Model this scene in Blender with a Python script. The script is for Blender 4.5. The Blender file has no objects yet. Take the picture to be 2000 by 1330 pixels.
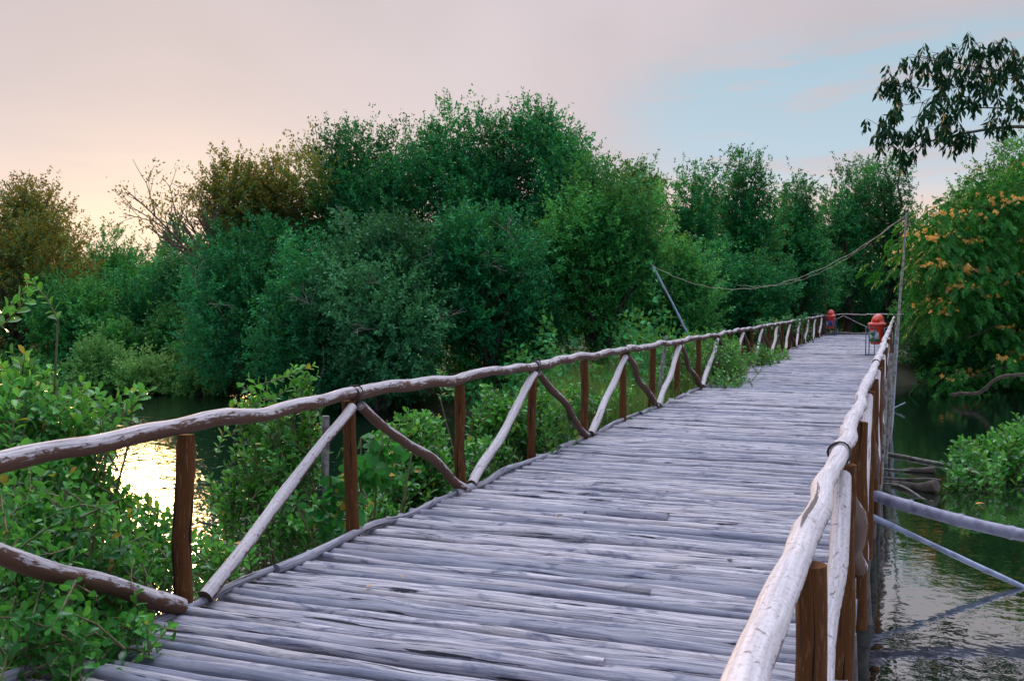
import bpy, math, random
import numpy as np
from mathutils import Vector

SC = bpy.context.scene
COL = SC.collection
R = np.random.default_rng(7)
random.seed(7)

# ------------------------------------------------------------------ camera
EYE = 1.59
WATER = -0.91
YAW = math.atan(757 / 2000)
PITCH = math.atan(73 / 2000)
cam_d = bpy.data.cameras.new('camera')
cam = bpy.data.objects.new('camera', cam_d)
COL.objects.link(cam)
cam.location = (0, 0, EYE)
cam.rotation_euler = (math.pi / 2 - PITCH, 0, YAW)
cam_d.sensor_width = 36
cam_d.lens = 36
cam_d.clip_start = 0.05
cam_d.clip_end = 3000
cam_d.dof.use_dof = True
cam_d.dof.focus_distance = 8.5
cam_d.dof.aperture_fstop = 13
SC.camera = cam
FW = np.array([-math.sin(YAW) * math.cos(PITCH), math.cos(YAW) * math.cos(PITCH), -math.sin(PITCH)])
RT = np.array([math.cos(YAW), math.sin(YAW), 0.0])
UP = np.cross(RT, FW)
EY = np.array([0, 0, EYE])


def P(px, py, Z):
    """world point seen at photo pixel (px, py) at depth Z metres"""
    return EY + FW * Z + RT * ((px - 1000) / 2000 * Z) + UP * ((665 - py) / 2000 * Z)


def ray(px, py):
    return FW + RT * ((px - 1000) / 2000) + UP * ((665 - py) / 2000)


def G(px, py, h=0.0):
    d = ray(px, py)
    return EY + d * ((h - EYE) / d[2])


def unit(v):
    v = np.asarray(v, float)
    return v / max(1e-9, np.linalg.norm(v))


# ------------------------------------------------------------------ world and sun
SUN_PX = (335, 225)
SD = unit(ray(*SUN_PX))
sun_el = math.asin(SD[2])
sun_az = math.atan2(SD[0], SD[1])
world = bpy.data.worlds.new('World')
SC.world = world
world.use_nodes = True
wn, wl = world.node_tree.nodes, world.node_tree.links
wn.clear()


class NT:
    """small helper for writing node trees"""
    def __init__(s, tree):
        s.t, s.n, s.l = tree, tree.nodes, tree.links

    def put(s, node, name, v):
        if v is None:
            return
        sock = node.inputs[name]
        if isinstance(v, bpy.types.NodeSocket):
            s.l.new(v, sock)
        else:
            sock.default_value = v

    def math(s, op, a, b=None, c=None, clamp=False):
        n = s.n.new('ShaderNodeMath')
        n.operation = op
        n.use_clamp = clamp
        s.put(n, 0, a)
        s.put(n, 1, b)
        s.put(n, 2, c)
        return n.outputs[0]

    def dot(s, a, v):
        n = s.n.new('ShaderNodeVectorMath')
        n.operation = 'DOT_PRODUCT'
        s.put(n, 0, a)
        s.put(n, 1, v)
        return n.outputs['Value']

    def vmul(s, a, v):
        n = s.n.new('ShaderNodeVectorMath')
        n.operation = 'MULTIPLY'
        s.put(n, 0, a)
        s.put(n, 1, v)
        return n.outputs[0]

    def vadd(s, a, v):
        n = s.n.new('ShaderNodeVectorMath')
        n.operation = 'ADD'
        s.put(n, 0, a)
        s.put(n, 1, v)
        return n.outputs[0]

    def mix(s, f, a, b, mode='MIX'):
        n = s.n.new('ShaderNodeMix')
        n.data_type = 'RGBA'
        n.blend_type = mode
        n.clamp_factor = True
        s.put(n, 0, f)
        s.put(n, 6, c4(a))
        s.put(n, 7, c4(b))
        return n.outputs[2]

    def noise(s, vec, scale=1.0, detail=3.0, rough=0.55, dist=0.0):
        n = s.n.new('ShaderNodeTexNoise')
        s.put(n, 'Vector', vec)
        s.put(n, 'Scale', scale)
        s.put(n, 'Detail', detail)
        s.put(n, 'Roughness', rough)
        s.put(n, 'Distortion', dist)
        return n.outputs['Fac']

    def ss(s, v, lo, hi):
        n = s.n.new('ShaderNodeMapRange')
        n.interpolation_type = 'SMOOTHSTEP'
        s.put(n, 'Value', v)
        s.put(n, 'From Min', lo)
        s.put(n, 'From Max', hi)
        return n.outputs[0]

    def ramp(s, v, stops):
        n = s.n.new('ShaderNodeValToRGB')
        s.put(n, 0, v)
        e = n.color_ramp.elements
        while len(e) < len(stops):
            e.new(0.5)
        for el, (p, c) in zip(e, stops):
            el.position = p
            el.color = c4(c)
        return n.outputs[0]


def c4(c):
    if isinstance(c, (tuple, list)) and len(c) == 3:
        return (*c, 1.0)
    return c


W = NT(world.node_tree)
tc = wn.new('ShaderNodeTexCoord')
d = tc.outputs['Generated']
sky = wn.new('ShaderNodeTexSky')
sky.sky_type = 'NISHITA'
sky.sun_disc = False
sky.sun_elevation = sun_el
sky.sun_rotation = sun_az
sky.air_density = 1.2
sky.dust_density = 2.5
sep = wn.new('ShaderNodeSeparateXYZ')
wl.new(d, sep.inputs[0])
el = sep.outputs[2]
BL = unit(ray(2300, 250))                       # the clear blue gap low on the right
blue_w = W.ss(W.dot(d, tuple(BL)), 0.84, 0.985)
band = W.math('MULTIPLY', W.ss(el, 0.085, 0.145), W.ss(el, 0.26, 0.19))
st = W.noise(W.vmul(d, (2.2, 2.2, 17.0)), 1.0, 4.0, 0.55, 0.4)
st2 = W.noise(W.vmul(d, (5.0, 5.0, 34.0)), 1.0, 4.0, 0.6, 0.7)
streak = W.math('ADD', W.math('MULTIPLY', st, 0.65), W.math('MULTIPLY', st2, 0.35))
gap = W.ss(W.math('ADD', W.math('MULTIPLY', blue_w, W.math('ADD', 0.30, W.math('MULTIPLY', band, 0.85))), W.math('MULTIPLY', W.math('SUBTRACT', streak, 0.5), 0.9)), 0.06, 0.70)
gap = W.math('MULTIPLY', gap, W.math('SUBTRACT', 1.0, W.math('MULTIPLY', W.ss(st2, 0.50, 0.64), 0.62)))
soft = W.noise(d, 2.3, 3.0, 0.5)
veil = W.mix(W.ss(el, 0.02, 0.42), (0.55, 0.48, 0.50), (0.43, 0.385, 0.415))
veil = W.mix(W.math('MULTIPLY', W.ss(soft, 0.35, 0.7), 0.35), veil, (0.76, 0.67, 0.71))
blue = W.mix(W.ss(el, 0.04, 0.3), (0.47, 0.57, 0.66), (0.32, 0.46, 0.56))
low = W.math('MULTIPLY', W.ss(el, 0.13, 0.06), W.ss(W.dot(d, tuple(unit(ray(1450, 480)))), 0.93, 0.99))
body = W.mix(gap, veil, blue)
body = W.mix(W.math('MULTIPLY', W.ss(el, 0.14, 0.06), 0.38), body, (0.92, 0.66, 0.50))
body = W.mix(W.math('MULTIPLY', low, 0.5), body, (0.88, 0.66, 0.55))
# warm light low round the hidden sun
gl = unit(ray(330, 430))
gd = W.math('MAXIMUM', W.dot(d, tuple(gl)), 0.0)
gel = W.ss(el, 0.20, 0.05)
glow = W.math('MULTIPLY', W.math('POWER', gd, 22.0), gel)
wisps = W.math('ADD', 0.55, W.math('MULTIPLY', W.ss(streak, 0.38, 0.62), 0.6))
body = W.mix(W.math('MULTIPLY', W.math('MULTIPLY', glow, wisps), 0.62), body, (1.0, 0.76, 0.56))
# the half of the sky behind the photographer and overhead: cool evening blue
back = W.math('MAXIMUM', W.ss(W.dot(d, tuple(unit([FW[0], FW[1], 0]))), 0.45, -0.2), W.ss(el, 0.45, 0.85))
body = W.mix(W.math('MULTIPLY', back, 0.92), body, (0.32, 0.37, 0.52))
# added bright lobe overhead, out of view: soft key light for deck and trees
KD = unit([-0.02, 0.28, 0.96])
kd = W.math('POWER', W.math('MAXIMUM', W.dot(d, tuple(KD)), 0.0), 9.0)
body = W.mix(kd, body, (5.4, 5.6, 6.4))
body10 = W.vmul(body, (10.0, 10.0, 10.0))
mixn = W.mix(0.975, sky.outputs[0], body10)
bg = wn.new('ShaderNodeBackground')
wl.new(mixn, bg.inputs[0])
bg.inputs[1].default_value = 0.1
wo = wn.new('ShaderNodeOutputWorld')
wl.new(bg.outputs[0], wo.inputs[0])

sd = bpy.data.lights.new('sun', 'SUN')
sd.energy = 2.3
sd.angle = math.radians(9)
sd.color = (1.0, 0.60, 0.24)
so = bpy.data.objects.new('sun', sd)
COL.objects.link(so)
so.rotation_euler = Vector(SD).to_track_quat('Z', 'Y').to_euler()
so.location = (-20, 30, 20)

SC.view_settings.view_transform = 'Standard'
SC.view_settings.look = 'None'
SC.view_settings.exposure = 0.28
SC.view_settings.gamma = 1.0
SC.cycles.max_bounces = 6
SC.cycles.diffuse_bounces = 2
SC.cycles.glossy_bounces = 3
SC.cycles.transmission_bounces = 4
SC.cycles.use_denoising = True


# ------------------------------------------------------------------ materials
def new_mat(name):
    m = bpy.data.materials.new(name)
    m.use_nodes = True
    t = NT(m.node_tree)
    t.n.clear()
    out = t.n.new('ShaderNodeOutputMaterial')
    return m, t, out


def principled(t, color, rough=0.6, spec=0.5, normal=None):
    b = t.n.new('ShaderNodeBsdfPrincipled')
    t.put(b, 'Base Color', c4(color))
    t.put(b, 'Roughness', rough)
    t.put(b, 'Specular IOR Level', spec)
    if normal is not None:
        t.l.new(normal, b.inputs['Normal'])
    return b


def bump(t, h, strength=0.5, dist=0.01):
    n = t.n.new('ShaderNodeBump')
    t.put(n, 'Height', h)
    t.put(n, 'Strength', strength)
    t.put(n, 'Distance', dist)
    return n.outputs[0]


def attr(t, name, out='Fac'):
    n = t.n.new('ShaderNodeAttribute')
    n.attribute_name = name
    return n.outputs[out]


def uvn(t):
    n = t.n.new('ShaderNodeUVMap')
    n.uv_map = 'uv'
    return n.outputs[0]


def leaf_mat(name, stops, rough=0.42, trans=0.35, tcol=(0.25, 0.42, 0.04), spec=0.4):
    m, t, out = new_mat(name)
    col = t.ramp(attr(t, 'tint'), stops)
    b = principled(t, col, rough, spec)
    tr = t.n.new('ShaderNodeBsdfTranslucent')
    t.put(tr, 0, t.mix(0.5, col, tcol))
    mx = t.n.new('ShaderNodeMixShader')
    mx.inputs[0].default_value = trans
    t.l.new(b.outputs[0], mx.inputs[1])
    t.l.new(tr.outputs[0], mx.inputs[2])
    t.l.new(mx.outputs[0], out.inputs[0])
    return m


def wood_mat(name, kind):
    """uv: x = metres along the pole, y = metres round it (plus a seed)"""
    m, t, out = new_mat(name)
    uv = uvn(t)
    fib = t.noise(t.vmul(uv, (3.0, 95.0, 1.0)), 1.0, 5.0, 0.65)
    fib2 = t.noise(t.vmul(uv, (1.3, 28.0, 1.0)), 1.0, 4.0, 0.6, 0.5)
    blot = t.noise(t.vmul(uv, (4.5, 9.0, 1.0)), 1.0, 5.0, 0.65, 0.6)
    big = t.noise(t.vmul(uv, (1.2, 3.0, 1.0)), 1.0, 2.0, 0.5)
    crack = t.math('MULTIPLY', t.ss(fib2, 0.37, 0.31), 0.9)
    tint = attr(t, 'tint')
    geo = t.n.new('ShaderNodeNewGeometry')
    sp = t.n.new('ShaderNodeSeparateXYZ')
    t.l.new(geo.outputs['Normal'], sp.inputs[0])
    nz = sp.outputs[2]
    if kind == 'deck':
        a = t.mix(t.ss(fib, 0.34, 0.66), (0.165, 0.168, 0.220), (0.545, 0.515, 0.545))
        dk = t.noise(t.vmul(uv, (3.5, 11.0, 1.0)), 1.0, 6.0, 0.7, 0.8)
        a = t.mix(t.math('MULTIPLY', t.ss(dk, 0.51, 0.64), 0.8), a, (0.09, 0.105, 0.17))
        a = t.mix(t.math('MULTIPLY', t.ss(big, 0.50, 0.68), 0.5), a, (0.43, 0.385, 0.38))
        a = t.mix(t.math('MULTIPLY', tint, 0.75), a, (0.13, 0.145, 0.205))
        crack = t.math('MAXIMUM', t.ss(fib2, 0.385, 0.35), t.math('MULTIPLY', t.ss(fib, 0.36, 0.31), 0.6))
        a = t.mix(crack, a, (0.02, 0.02, 0.03))
        h = t.math('ADD', t.math('MULTIPLY', fib, 0.5), t.math('SUBTRACT', t.math('MULTIPLY', dk, -0.5), t.math('MULTIPLY', crack, 1.2)))
        b = principled(t, a, 0.74, 0.25, bump(t, h, 0.7, 0.006))
    elif kind == 'pale':
        a = t.mix(t.ss(fib, 0.30, 0.72), (0.40, 0.37, 0.40), (0.62, 0.58, 0.61))
        spk = t.noise(t.vmul(uv, (55.0, 70.0, 1.0)), 1.0, 4.0, 0.7)
        a = t.mix(t.math('MULTIPLY', t.ss(spk, 0.50, 0.64), 0.6), a, (0.30, 0.25, 0.25))
        pt = t.noise(t.vmul(uv, (14.0, 22.0, 1.0)), 1.0, 5.0, 0.7, 1.2)
        a = t.mix(t.math('MULTIPLY', t.ss(pt, 0.60, 0.65), 0.8), a, (0.12, 0.07, 0.06))
        a = t.mix(crack, a, (0.03, 0.022, 0.025))
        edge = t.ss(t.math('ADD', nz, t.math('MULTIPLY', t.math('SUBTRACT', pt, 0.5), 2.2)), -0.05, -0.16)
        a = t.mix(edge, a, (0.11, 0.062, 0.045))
        h = t.math('SUBTRACT', t.math('ADD', t.math('ADD', fib, spk), t.math('MULTIPLY', blot, 0.8)), t.math('ADD', crack, t.math('MULTIPLY', edge, 0.5)))
        b = principled(t, a, 0.68, 0.3, bump(t, h, 0.45, 0.004))
    elif kind == 'bark':                       # peeled pale on the weathered top, bark below
        pale = t.mix(t.ss(fib, 0.33, 0.66), (0.20, 0.18, 0.20), (0.56, 0.515, 0.545))
        pale = t.mix(crack, pale, (0.04, 0.03, 0.03))
        dark = t.mix(fib, (0.045, 0.022, 0.014), (0.15, 0.072, 0.042))
        pt = t.noise(t.vmul(uv, (9.0, 30.0, 1.0)), 1.0, 6.0, 0.75, 0.8)
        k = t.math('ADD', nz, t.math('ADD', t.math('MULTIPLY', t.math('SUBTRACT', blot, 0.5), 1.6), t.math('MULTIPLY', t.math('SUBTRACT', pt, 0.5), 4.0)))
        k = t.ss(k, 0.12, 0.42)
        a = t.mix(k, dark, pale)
        h = t.math('ADD', fib, t.math('ADD', t.math('MULTIPLY', blot, 0.6), t.math('MULTIPLY', k, -0.7)))
        b = principled(t, a, 0.66, 0.3, bump(t, h, 0.6, 0.006))
    else:                                      # post: reddish brown
        a = t.mix(fib, (0.045, 0.017, 0.007), (0.17, 0.068, 0.020))
        a = t.mix(t.math('MULTIPLY', t.ss(blot, 0.5, 0.7), 0.6), a, (0.055, 0.027, 0.016))
        a = t.mix(crack, a, (0.014, 0.007, 0.005))
        h = t.math('ADD', fib, t.math('SUBTRACT', blot, crack))
        gr = t.noise(t.vmul(uv, (7.0, 60.0, 1.0)), 1.0, 5.0, 0.7, 0.4)
        a = t.mix(t.math('MULTIPLY', t.ss(gr, 0.55, 0.66), 0.6), a, (0.30, 0.17, 0.085))
        crack = t.ss(fib2, 0.40, 0.36)
        a = t.mix(crack, a, (0.012, 0.007, 0.005))
        h = t.math('ADD', h, t.math('MULTIPLY', gr, 0.8))
        b = principled(t, a, 0.85, 0.15, bump(t, h, 0.8, 0.006))
    t.l.new(b.outputs[0], out.inputs[0])
    return m


def plain_mat(name, color, rough=0.5, var=0.15, scale=9.0, metallic=0.0, col2=None):
    m, t, out = new_mat(name)
    tcn = t.n.new('ShaderNodeTexCoord')
    n = t.noise(tcn.outputs['Object'], scale, 5.0, 0.6)
    dk = col2 or tuple(c * (1 - var * 2.5) for c in color)
    a = t.mix(t.ss(n, 0.40, 0.68), color, dk)
    b = principled(t, a, rough, 0.4, bump(t, n, 0.15, 0.004))
    b.inputs['Metallic'].default_value = metallic
    t.l.new(b.outputs[0], out.inputs[0])
    return m


M = {}
M['deck'] = wood_mat('weathered_deck_wood', 'deck')
M['pale'] = wood_mat('bleached_pole_wood', 'pale')
M['bark'] = wood_mat('half_peeled_bark', 'bark')
M['post'] = wood_mat('brown_post_wood', 'post')
M['wire'] = plain_mat('dark_binding', (0.03, 0.022, 0.02), 0.6)
M['twig'] = plain_mat('twig_bark', (0.14, 0.10, 0.075), 0.8, 0.2, 14)
M['stem'] = plain_mat('green_stem', (0.16, 0.15, 0.07), 0.7, 0.2, 20)
M['twig_pale'] = plain_mat('pale_dead_twigs', (0.30, 0.27, 0.24), 0.8, 0.2, 14)
M['trunk'] = plain_mat('tree_bark', (0.10, 0.08, 0.065), 0.85, 0.25, 8)
M['bamboo'] = plain_mat('grey_bamboo', (0.27, 0.27, 0.36), 0.5, 0.2, 7, col2=(0.13, 0.12, 0.18))
M['bluepole'] = plain_mat('pale_blue_pole', (0.36, 0.42, 0.58), 0.45, 0.15, 10)
M['stake'] = plain_mat('grey_stake', (0.30, 0.29, 0.27), 0.8, 0.25, 16)
M['piling'] = plain_mat('dark_piling', (0.13, 0.115, 0.11), 0.7, 0.25, 9)
M['cable'] = plain_mat('pale_cable', (0.42, 0.38, 0.30), 0.7, 0.1)
M['mud'] = plain_mat('mud', (0.045, 0.042, 0.022), 0.9, 0.25, 2.5, col2=(0.03, 0.05, 0.015))
M['red'] = plain_mat('orange_red_plastic', (0.90, 0.065, 0.018), 0.5, 0.08, 4)
M['lid'] = plain_mat('faded_red_plastic', (0.88, 0.13, 0.10), 0.55, 0.08, 4, col2=(0.82, 0.24, 0.22))
M['steel'] = plain_mat('blue_painted_steel', (0.07, 0.15, 0.34), 0.45, 0.2, 12)
M['white'] = plain_mat('white_panel', (0.72, 0.74, 0.72), 0.5, 0.05)
M['green'] = plain_mat('green_paint', (0.01, 0.24, 0.05), 0.5, 0.1)
M['blue'] = plain_mat('blue_panel', (0.03, 0.12, 0.42), 0.5, 0.1)
M['yellow'] = plain_mat('dry_leaf', (0.62, 0.26, 0.02), 0.6, 0.2, 30)

GR = [(0.0, (0.012, 0.070, 0.030)), (0.5, (0.030, 0.135, 0.045)), (0.9, (0.060, 0.20, 0.055)), (1.0, (0.14, 0.16, 0.03))]
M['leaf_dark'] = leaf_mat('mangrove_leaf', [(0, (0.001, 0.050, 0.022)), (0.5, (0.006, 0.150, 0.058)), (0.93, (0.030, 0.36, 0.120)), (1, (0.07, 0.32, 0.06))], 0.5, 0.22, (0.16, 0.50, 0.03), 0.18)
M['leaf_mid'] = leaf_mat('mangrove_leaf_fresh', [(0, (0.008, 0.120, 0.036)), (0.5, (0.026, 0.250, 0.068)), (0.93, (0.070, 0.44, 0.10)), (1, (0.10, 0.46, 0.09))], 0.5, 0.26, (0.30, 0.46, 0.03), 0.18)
M['leaf_grey'] = leaf_mat('greyish_leaf', [(0, (0.010, 0.090, 0.040)), (0.6, (0.025, 0.180, 0.070)), (1, (0.085, 0.34, 0.13))], 0.5, 0.22, (0.2, 0.4, 0.05), 0.2)
M['leaf_pale'] = leaf_mat('pale_bank_leaf', [(0, (0.05, 0.22, 0.06)), (0.6, (0.15, 0.42, 0.11)), (1, (0.36, 0.58, 0.20))], 0.5, 0.35, (0.4, 0.6, 0.1), 0.2)
M['leaf_goldlit'] = leaf_mat('gold_backlit_leaf', [(0, (0.006, 0.050, 0.014)), (0.6, (0.014, 0.120, 0.036)), (1, (0.05, 0.22, 0.05))], 0.45, 0.30, (0.85, 0.50, 0.02), 0.2)  # gold transmission colour paints in the low sun's glow through the crowns
M['leaf_silh'] = leaf_mat('shaded_drooping_leaf', [(0, (0.002, 0.022, 0.012)), (1, (0.008, 0.060, 0.020))], 0.6, 0.08, (0.05, 0.3, 0.03), 0.15)  # shade of the backlit branch is put into the near-black leaf colour
M['leaf_near'] = leaf_mat('glossy_shrub_leaf', [(0, (0.003, 0.050, 0.016)), (0.45, (0.014, 0.150, 0.034)), (0.85, (0.075, 0.38, 0.055)), (0.985, (0.22, 0.50, 0.07)), (1, (0.45, 0.24, 0.03))], 0.27, 0.40, (0.22, 0.55, 0.04), 0.5)
M['leaf_vine'] = leaf_mat('vine_leaf', [(0, (0.010, 0.10, 0.020)), (0.9, (0.030, 0.23, 0.035)), (1, (0.55, 0.30, 0.03))], 0.4, 0.4, (0.1, 0.5, 0.04))
M['frond'] = leaf_mat('feathery_leaflet', [(0, (0.005, 0.090, 0.016)), (0.6, (0.022, 0.230, 0.028)), (1, (0.11, 0.44, 0.045))], 0.5, 0.25, (0.12, 0.45, 0.03))
M['flower'] = leaf_mat('puff_flower', [(0, (0.85, 0.46, 0.05)), (0.6, (0.95, 0.68, 0.14)), (1, (0.95, 0.66, 0.50))], 0.7, 0.4, (0.9, 0.5, 0.3))
M['grass'] = leaf_mat('grass_blade', [(0, (0.035, 0.11, 0.02)), (0.7, (0.10, 0.22, 0.05)), (1, (0.30, 0.27, 0.13))], 0.5, 0.4)

# water
m, t, out = new_mat('pond_water')
geo = t.n.new('ShaderNodeNewGeometry')
pos = geo.outputs['Position']
n1 = t.noise(t.vmul(pos, (1.0, 1.0, 1.0)), 2.2, 3.0, 0.55, 0.3)
n2 = t.noise(t.vmul(pos, (1.0, 1.0, 1.0)), 9.0, 2.0, 0.5, 0.2)
sx = t.n.new('ShaderNodeSeparateXYZ')
t.l.new(pos, sx.inputs[0])
left = t.ss(sx.outputs[0], -1.0, -4.0)
amt = t.math('ADD', 0.008, t.math('MULTIPLY', left, 0.060))
hgt = t.math('MULTIPLY', t.math('ADD', n1, t.math('MULTIPLY', n2, 0.35)), amt)
b = principled(t, (0.004, 0.010, 0.006), 0.025, 0.5, bump(t, hgt, 1.0, 0.5))
b.inputs['IOR'].default_value = 6.0
t.l.new(b.outputs[0], out.inputs[0])
M['water'] = m


# ------------------------------------------------------------------ mesh helpers
class MB:
    def __init__(s):
        s.v, s.loops, s.sizes, s.tint, s.uv = [], [], [], [], []
        s.n = 0

    def add(s, V, faces, tint=0.5, uv=None):
        """V (n,3); faces (m,k) int array of equal size"""
        V = np.asarray(V, float)
        F = np.asarray(faces, int)
        s.v.append(V)
        s.loops.append((F + s.n).ravel())
        s.sizes.append(np.full(len(F), F.shape[1], int))
        s.tint.append(np.broadcast_to(np.asarray(tint, float), (len(F),)))
        s.uv.append(np.zeros((F.size, 2)) if uv is None else np.asarray(uv).reshape(-1, 2))
        s.n += len(V)

    def build(s, name, mat, parent=None, smooth=True):
        V = np.concatenate(s.v)
        L = np.concatenate(s.loops)
        Z = np.concatenate(s.sizes)
        me = bpy.data.meshes.new(name)
        me.vertices.add(len(V))
        org = np.zeros(3)
        if parent is not None:
            org = np.array(parent['_o'] if '_o' in parent else (0, 0, 0), float)
        me.vertices.foreach_set('co', (V - org).ravel())
        me.loops.add(len(L))
        me.loops.foreach_set('vertex_index', L.astype(np.int32))
        me.polygons.add(len(Z))
        st_ = np.concatenate([[0], np.cumsum(Z)[:-1]]).astype(np.int32)
        me.polygons.foreach_set('loop_start', st_)
        if smooth:
            me.polygons.foreach_set('use_smooth', np.ones(len(Z), bool))
        a = me.attributes.new('tint', 'FLOAT', 'FACE')
        a.data.foreach_set('value', np.concatenate(s.tint).astype(np.float32))
        u = me.uv_layers.new(name='uv')
        u.data.foreach_set('uv', np.concatenate(s.uv).astype(np.float32).ravel())
        me.update(calc_edges=True)
        me.validate()
        o = bpy.data.objects.new(name, me)
        COL.objects.link(o)
        if mat is not None:
            me.materials.append(mat)
        if parent is not None:
            o.parent = parent
        return o


def thing(name, loc, label, cat, group=None):
    o = bpy.data.objects.new(name, None)
    o.empty_display_size = 0.2
    COL.objects.link(o)
    o.location = tuple(float(x) for x in loc)
    o['label'] = label
    o['category'] = cat
    o['_o'] = [float(x) for x in loc]
    if group:
        o['group'] = group
    return o


def tag(o, label, cat, group=None, kind=None):
    if label:
        o['label'] = label
    if cat:
        o['category'] = cat
    if group:
        o['group'] = group
    if kind:
        o['kind'] = kind
    return o


def tube(mb, pts, rad, sides=10, tint=0.5, cap=True, seed=None, squash=1.0, lump=0.0):
    """a pole through pts with a radius at each point; lump = uneven surface"""
    pts = np.asarray(pts, float)
    n = len(pts)
    rad = np.broadcast_to(np.asarray(rad, float), (n,)).copy()
    T = np.gradient(pts, axis=0)
    T /= np.maximum(1e-9, np.linalg.norm(T, axis=1))[:, None]
    ref = np.array([0, 0, 1.0]) if abs(T[0][2]) < 0.9 else np.array([1.0, 0, 0])
    A = np.cross(T, ref)
    A /= np.maximum(1e-9, np.linalg.norm(A, axis=1))[:, None]
    B = np.cross(A, T)
    th = np.linspace(0, 2 * math.pi, sides, endpoint=False)
    rr = rad[:, None] * np.ones((n, sides))
    if lump:
        for k in (2, 3, 5):
            ph, fr = R.random() * 6.28, R.uniform(0.5, 2.2)
            rr *= 1 + lump / k * np.sin(k * th[None, :] + ph + np.sin(np.arange(n)[:, None] * fr + ph) * 1.3)
    V = pts[:, None, :] + rr[:, :, None] * (np.cos(th)[None, :, None] * A[:, None, :] + squash * np.sin(th)[None, :, None] * B[:, None, :])
    i, j = np.meshgrid(np.arange(n - 1), np.arange(sides), indexing='ij')
    j2 = (j + 1) % sides
    F = np.stack([i * sides + j, (i + 1) * sides + j, (i + 1) * sides + j2, i * sides + j2], -1).reshape(-1, 4)
    L = np.concatenate([[0], np.cumsum(np.linalg.norm(np.diff(pts, axis=0), axis=1))])
    s0 = R.uniform(0, 200) if seed is None else seed
    per = 2 * math.pi * rad.mean()
    def uv(ii, jj):
        return np.stack([L[ii] + s0, jj / sides * per + s0 * 0.37], -1)
    UV = np.stack([uv(i, j), uv(i + 1, j), uv(i + 1, j + 1), uv(i, j + 1)], 2).reshape(-1, 4, 2)
    mb.add(V.reshape(-1, 3), F[:, ::-1], tint, UV[:, ::-1])
    if cap:
        for e in (0, n - 1):
            ring = V[e]
            c = ring.mean(0)
            VV = np.vstack([ring, c])
            k = np.arange(sides)
            FF = np.stack([k, (k + 1) % sides, np.full(sides, sides)], -1)
            if e == 0:
                FF = FF[:, ::-1]
            UVc = np.stack([np.full((sides, 3), s0), np.tile([0, .01, .02], (sides, 1)) + s0], -1)
            mb.add(VV, FF, tint, UVc)


def wav(x, amp, fr, k=3):
    """smooth wander along x"""
    o = np.zeros_like(x, dtype=float)
    for i in range(k):
        o += np.sin(x * fr * (1 + 0.9 * i) + R.uniform(0, 6.28)) * amp / (1 + 0.7 * i)
    return o


def pole(a, b, r0, r1=None, n=16, bend=0.02, fr=4.0, rvar=0.08):
    """points and radii of a crooked pole from a to b"""
    a, b = np.asarray(a, float), np.asarray(b, float)
    r1 = r0 if r1 is None else r1
    s = np.linspace(0, 1, n)
    Ln = np.linalg.norm(b - a)
    T = (b - a) / Ln
    S = unit(np.cross(T, [0.3, 0.2, 1.0]))
    U = np.cross(S, T)
    e = np.sin(np.pi * s) ** 0.5
    pts = a + (b - a) * s[:, None] + (wav(s * Ln, bend, fr) * e)[:, None] * S + (wav(s * Ln, bend, fr) * e)[:, None] * U
    rad = (r0 + (r1 - r0) * s) * (1 + wav(s * Ln, rvar, 7.0))
    return pts, rad


def box(mb, c, sx_, sy_, sz_, rot=0.0, tint=0.5):
    c = np.asarray(c, float)
    V = np.array([[x, y, z] for x in (-.5, .5) for y in (-.5, .5) for z in (-.5, .5)]) * [sx_, sy_, sz_]
    cr, sr = math.cos(rot), math.sin(rot)
    V = np.stack([V[:, 0] * cr - V[:, 1] * sr, V[:, 0] * sr + V[:, 1] * cr, V[:, 2]], -1) + c
    F = [[0, 1, 3, 2], [4, 6, 7, 5], [0, 4, 5, 1], [2, 3, 7, 6], [0, 2, 6, 4], [1, 5, 7, 3]]
    mb.add(V, F, tint)


# leaves: template in a frame (x along, y across, z up)
def tmpl_leaf():
    st_ = [(0.0, 0.0), (0.25, 0.30), (0.6, 0.5), (0.87, 0.34), (1.0, 0.0)]
    V = [(0, 0, 0)]
    for x, w in st_[1:4]:
        dz = -0.10 * x * x
        V += [(x, -w, 0.10 * w * 2 + dz), (x, 0, dz), (x, w, 0.10 * w * 2 + dz)]
    V.append((1.0, 0, -0.12))
    tri = [(0, 2, 1), (0, 3, 2), (7, 8, 10), (8, 9, 10)]
    quad = [(1, 2, 5, 4), (2, 3, 6, 5), (4, 5, 8, 7), (5, 6, 9, 8)]
    return np.array(V, float), [np.array(tri), np.array(quad)]


def tmpl_diamond():
    return np.array([(0, 0, 0), (0.5, -0.5, 0.06), (1, 0, -0.05), (0.5, 0.5, 0.06)], float), [np.array([(0, 1, 2, 3)])]


T_LEAF, T_DIA = tmpl_leaf(), tmpl_diamond()


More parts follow.
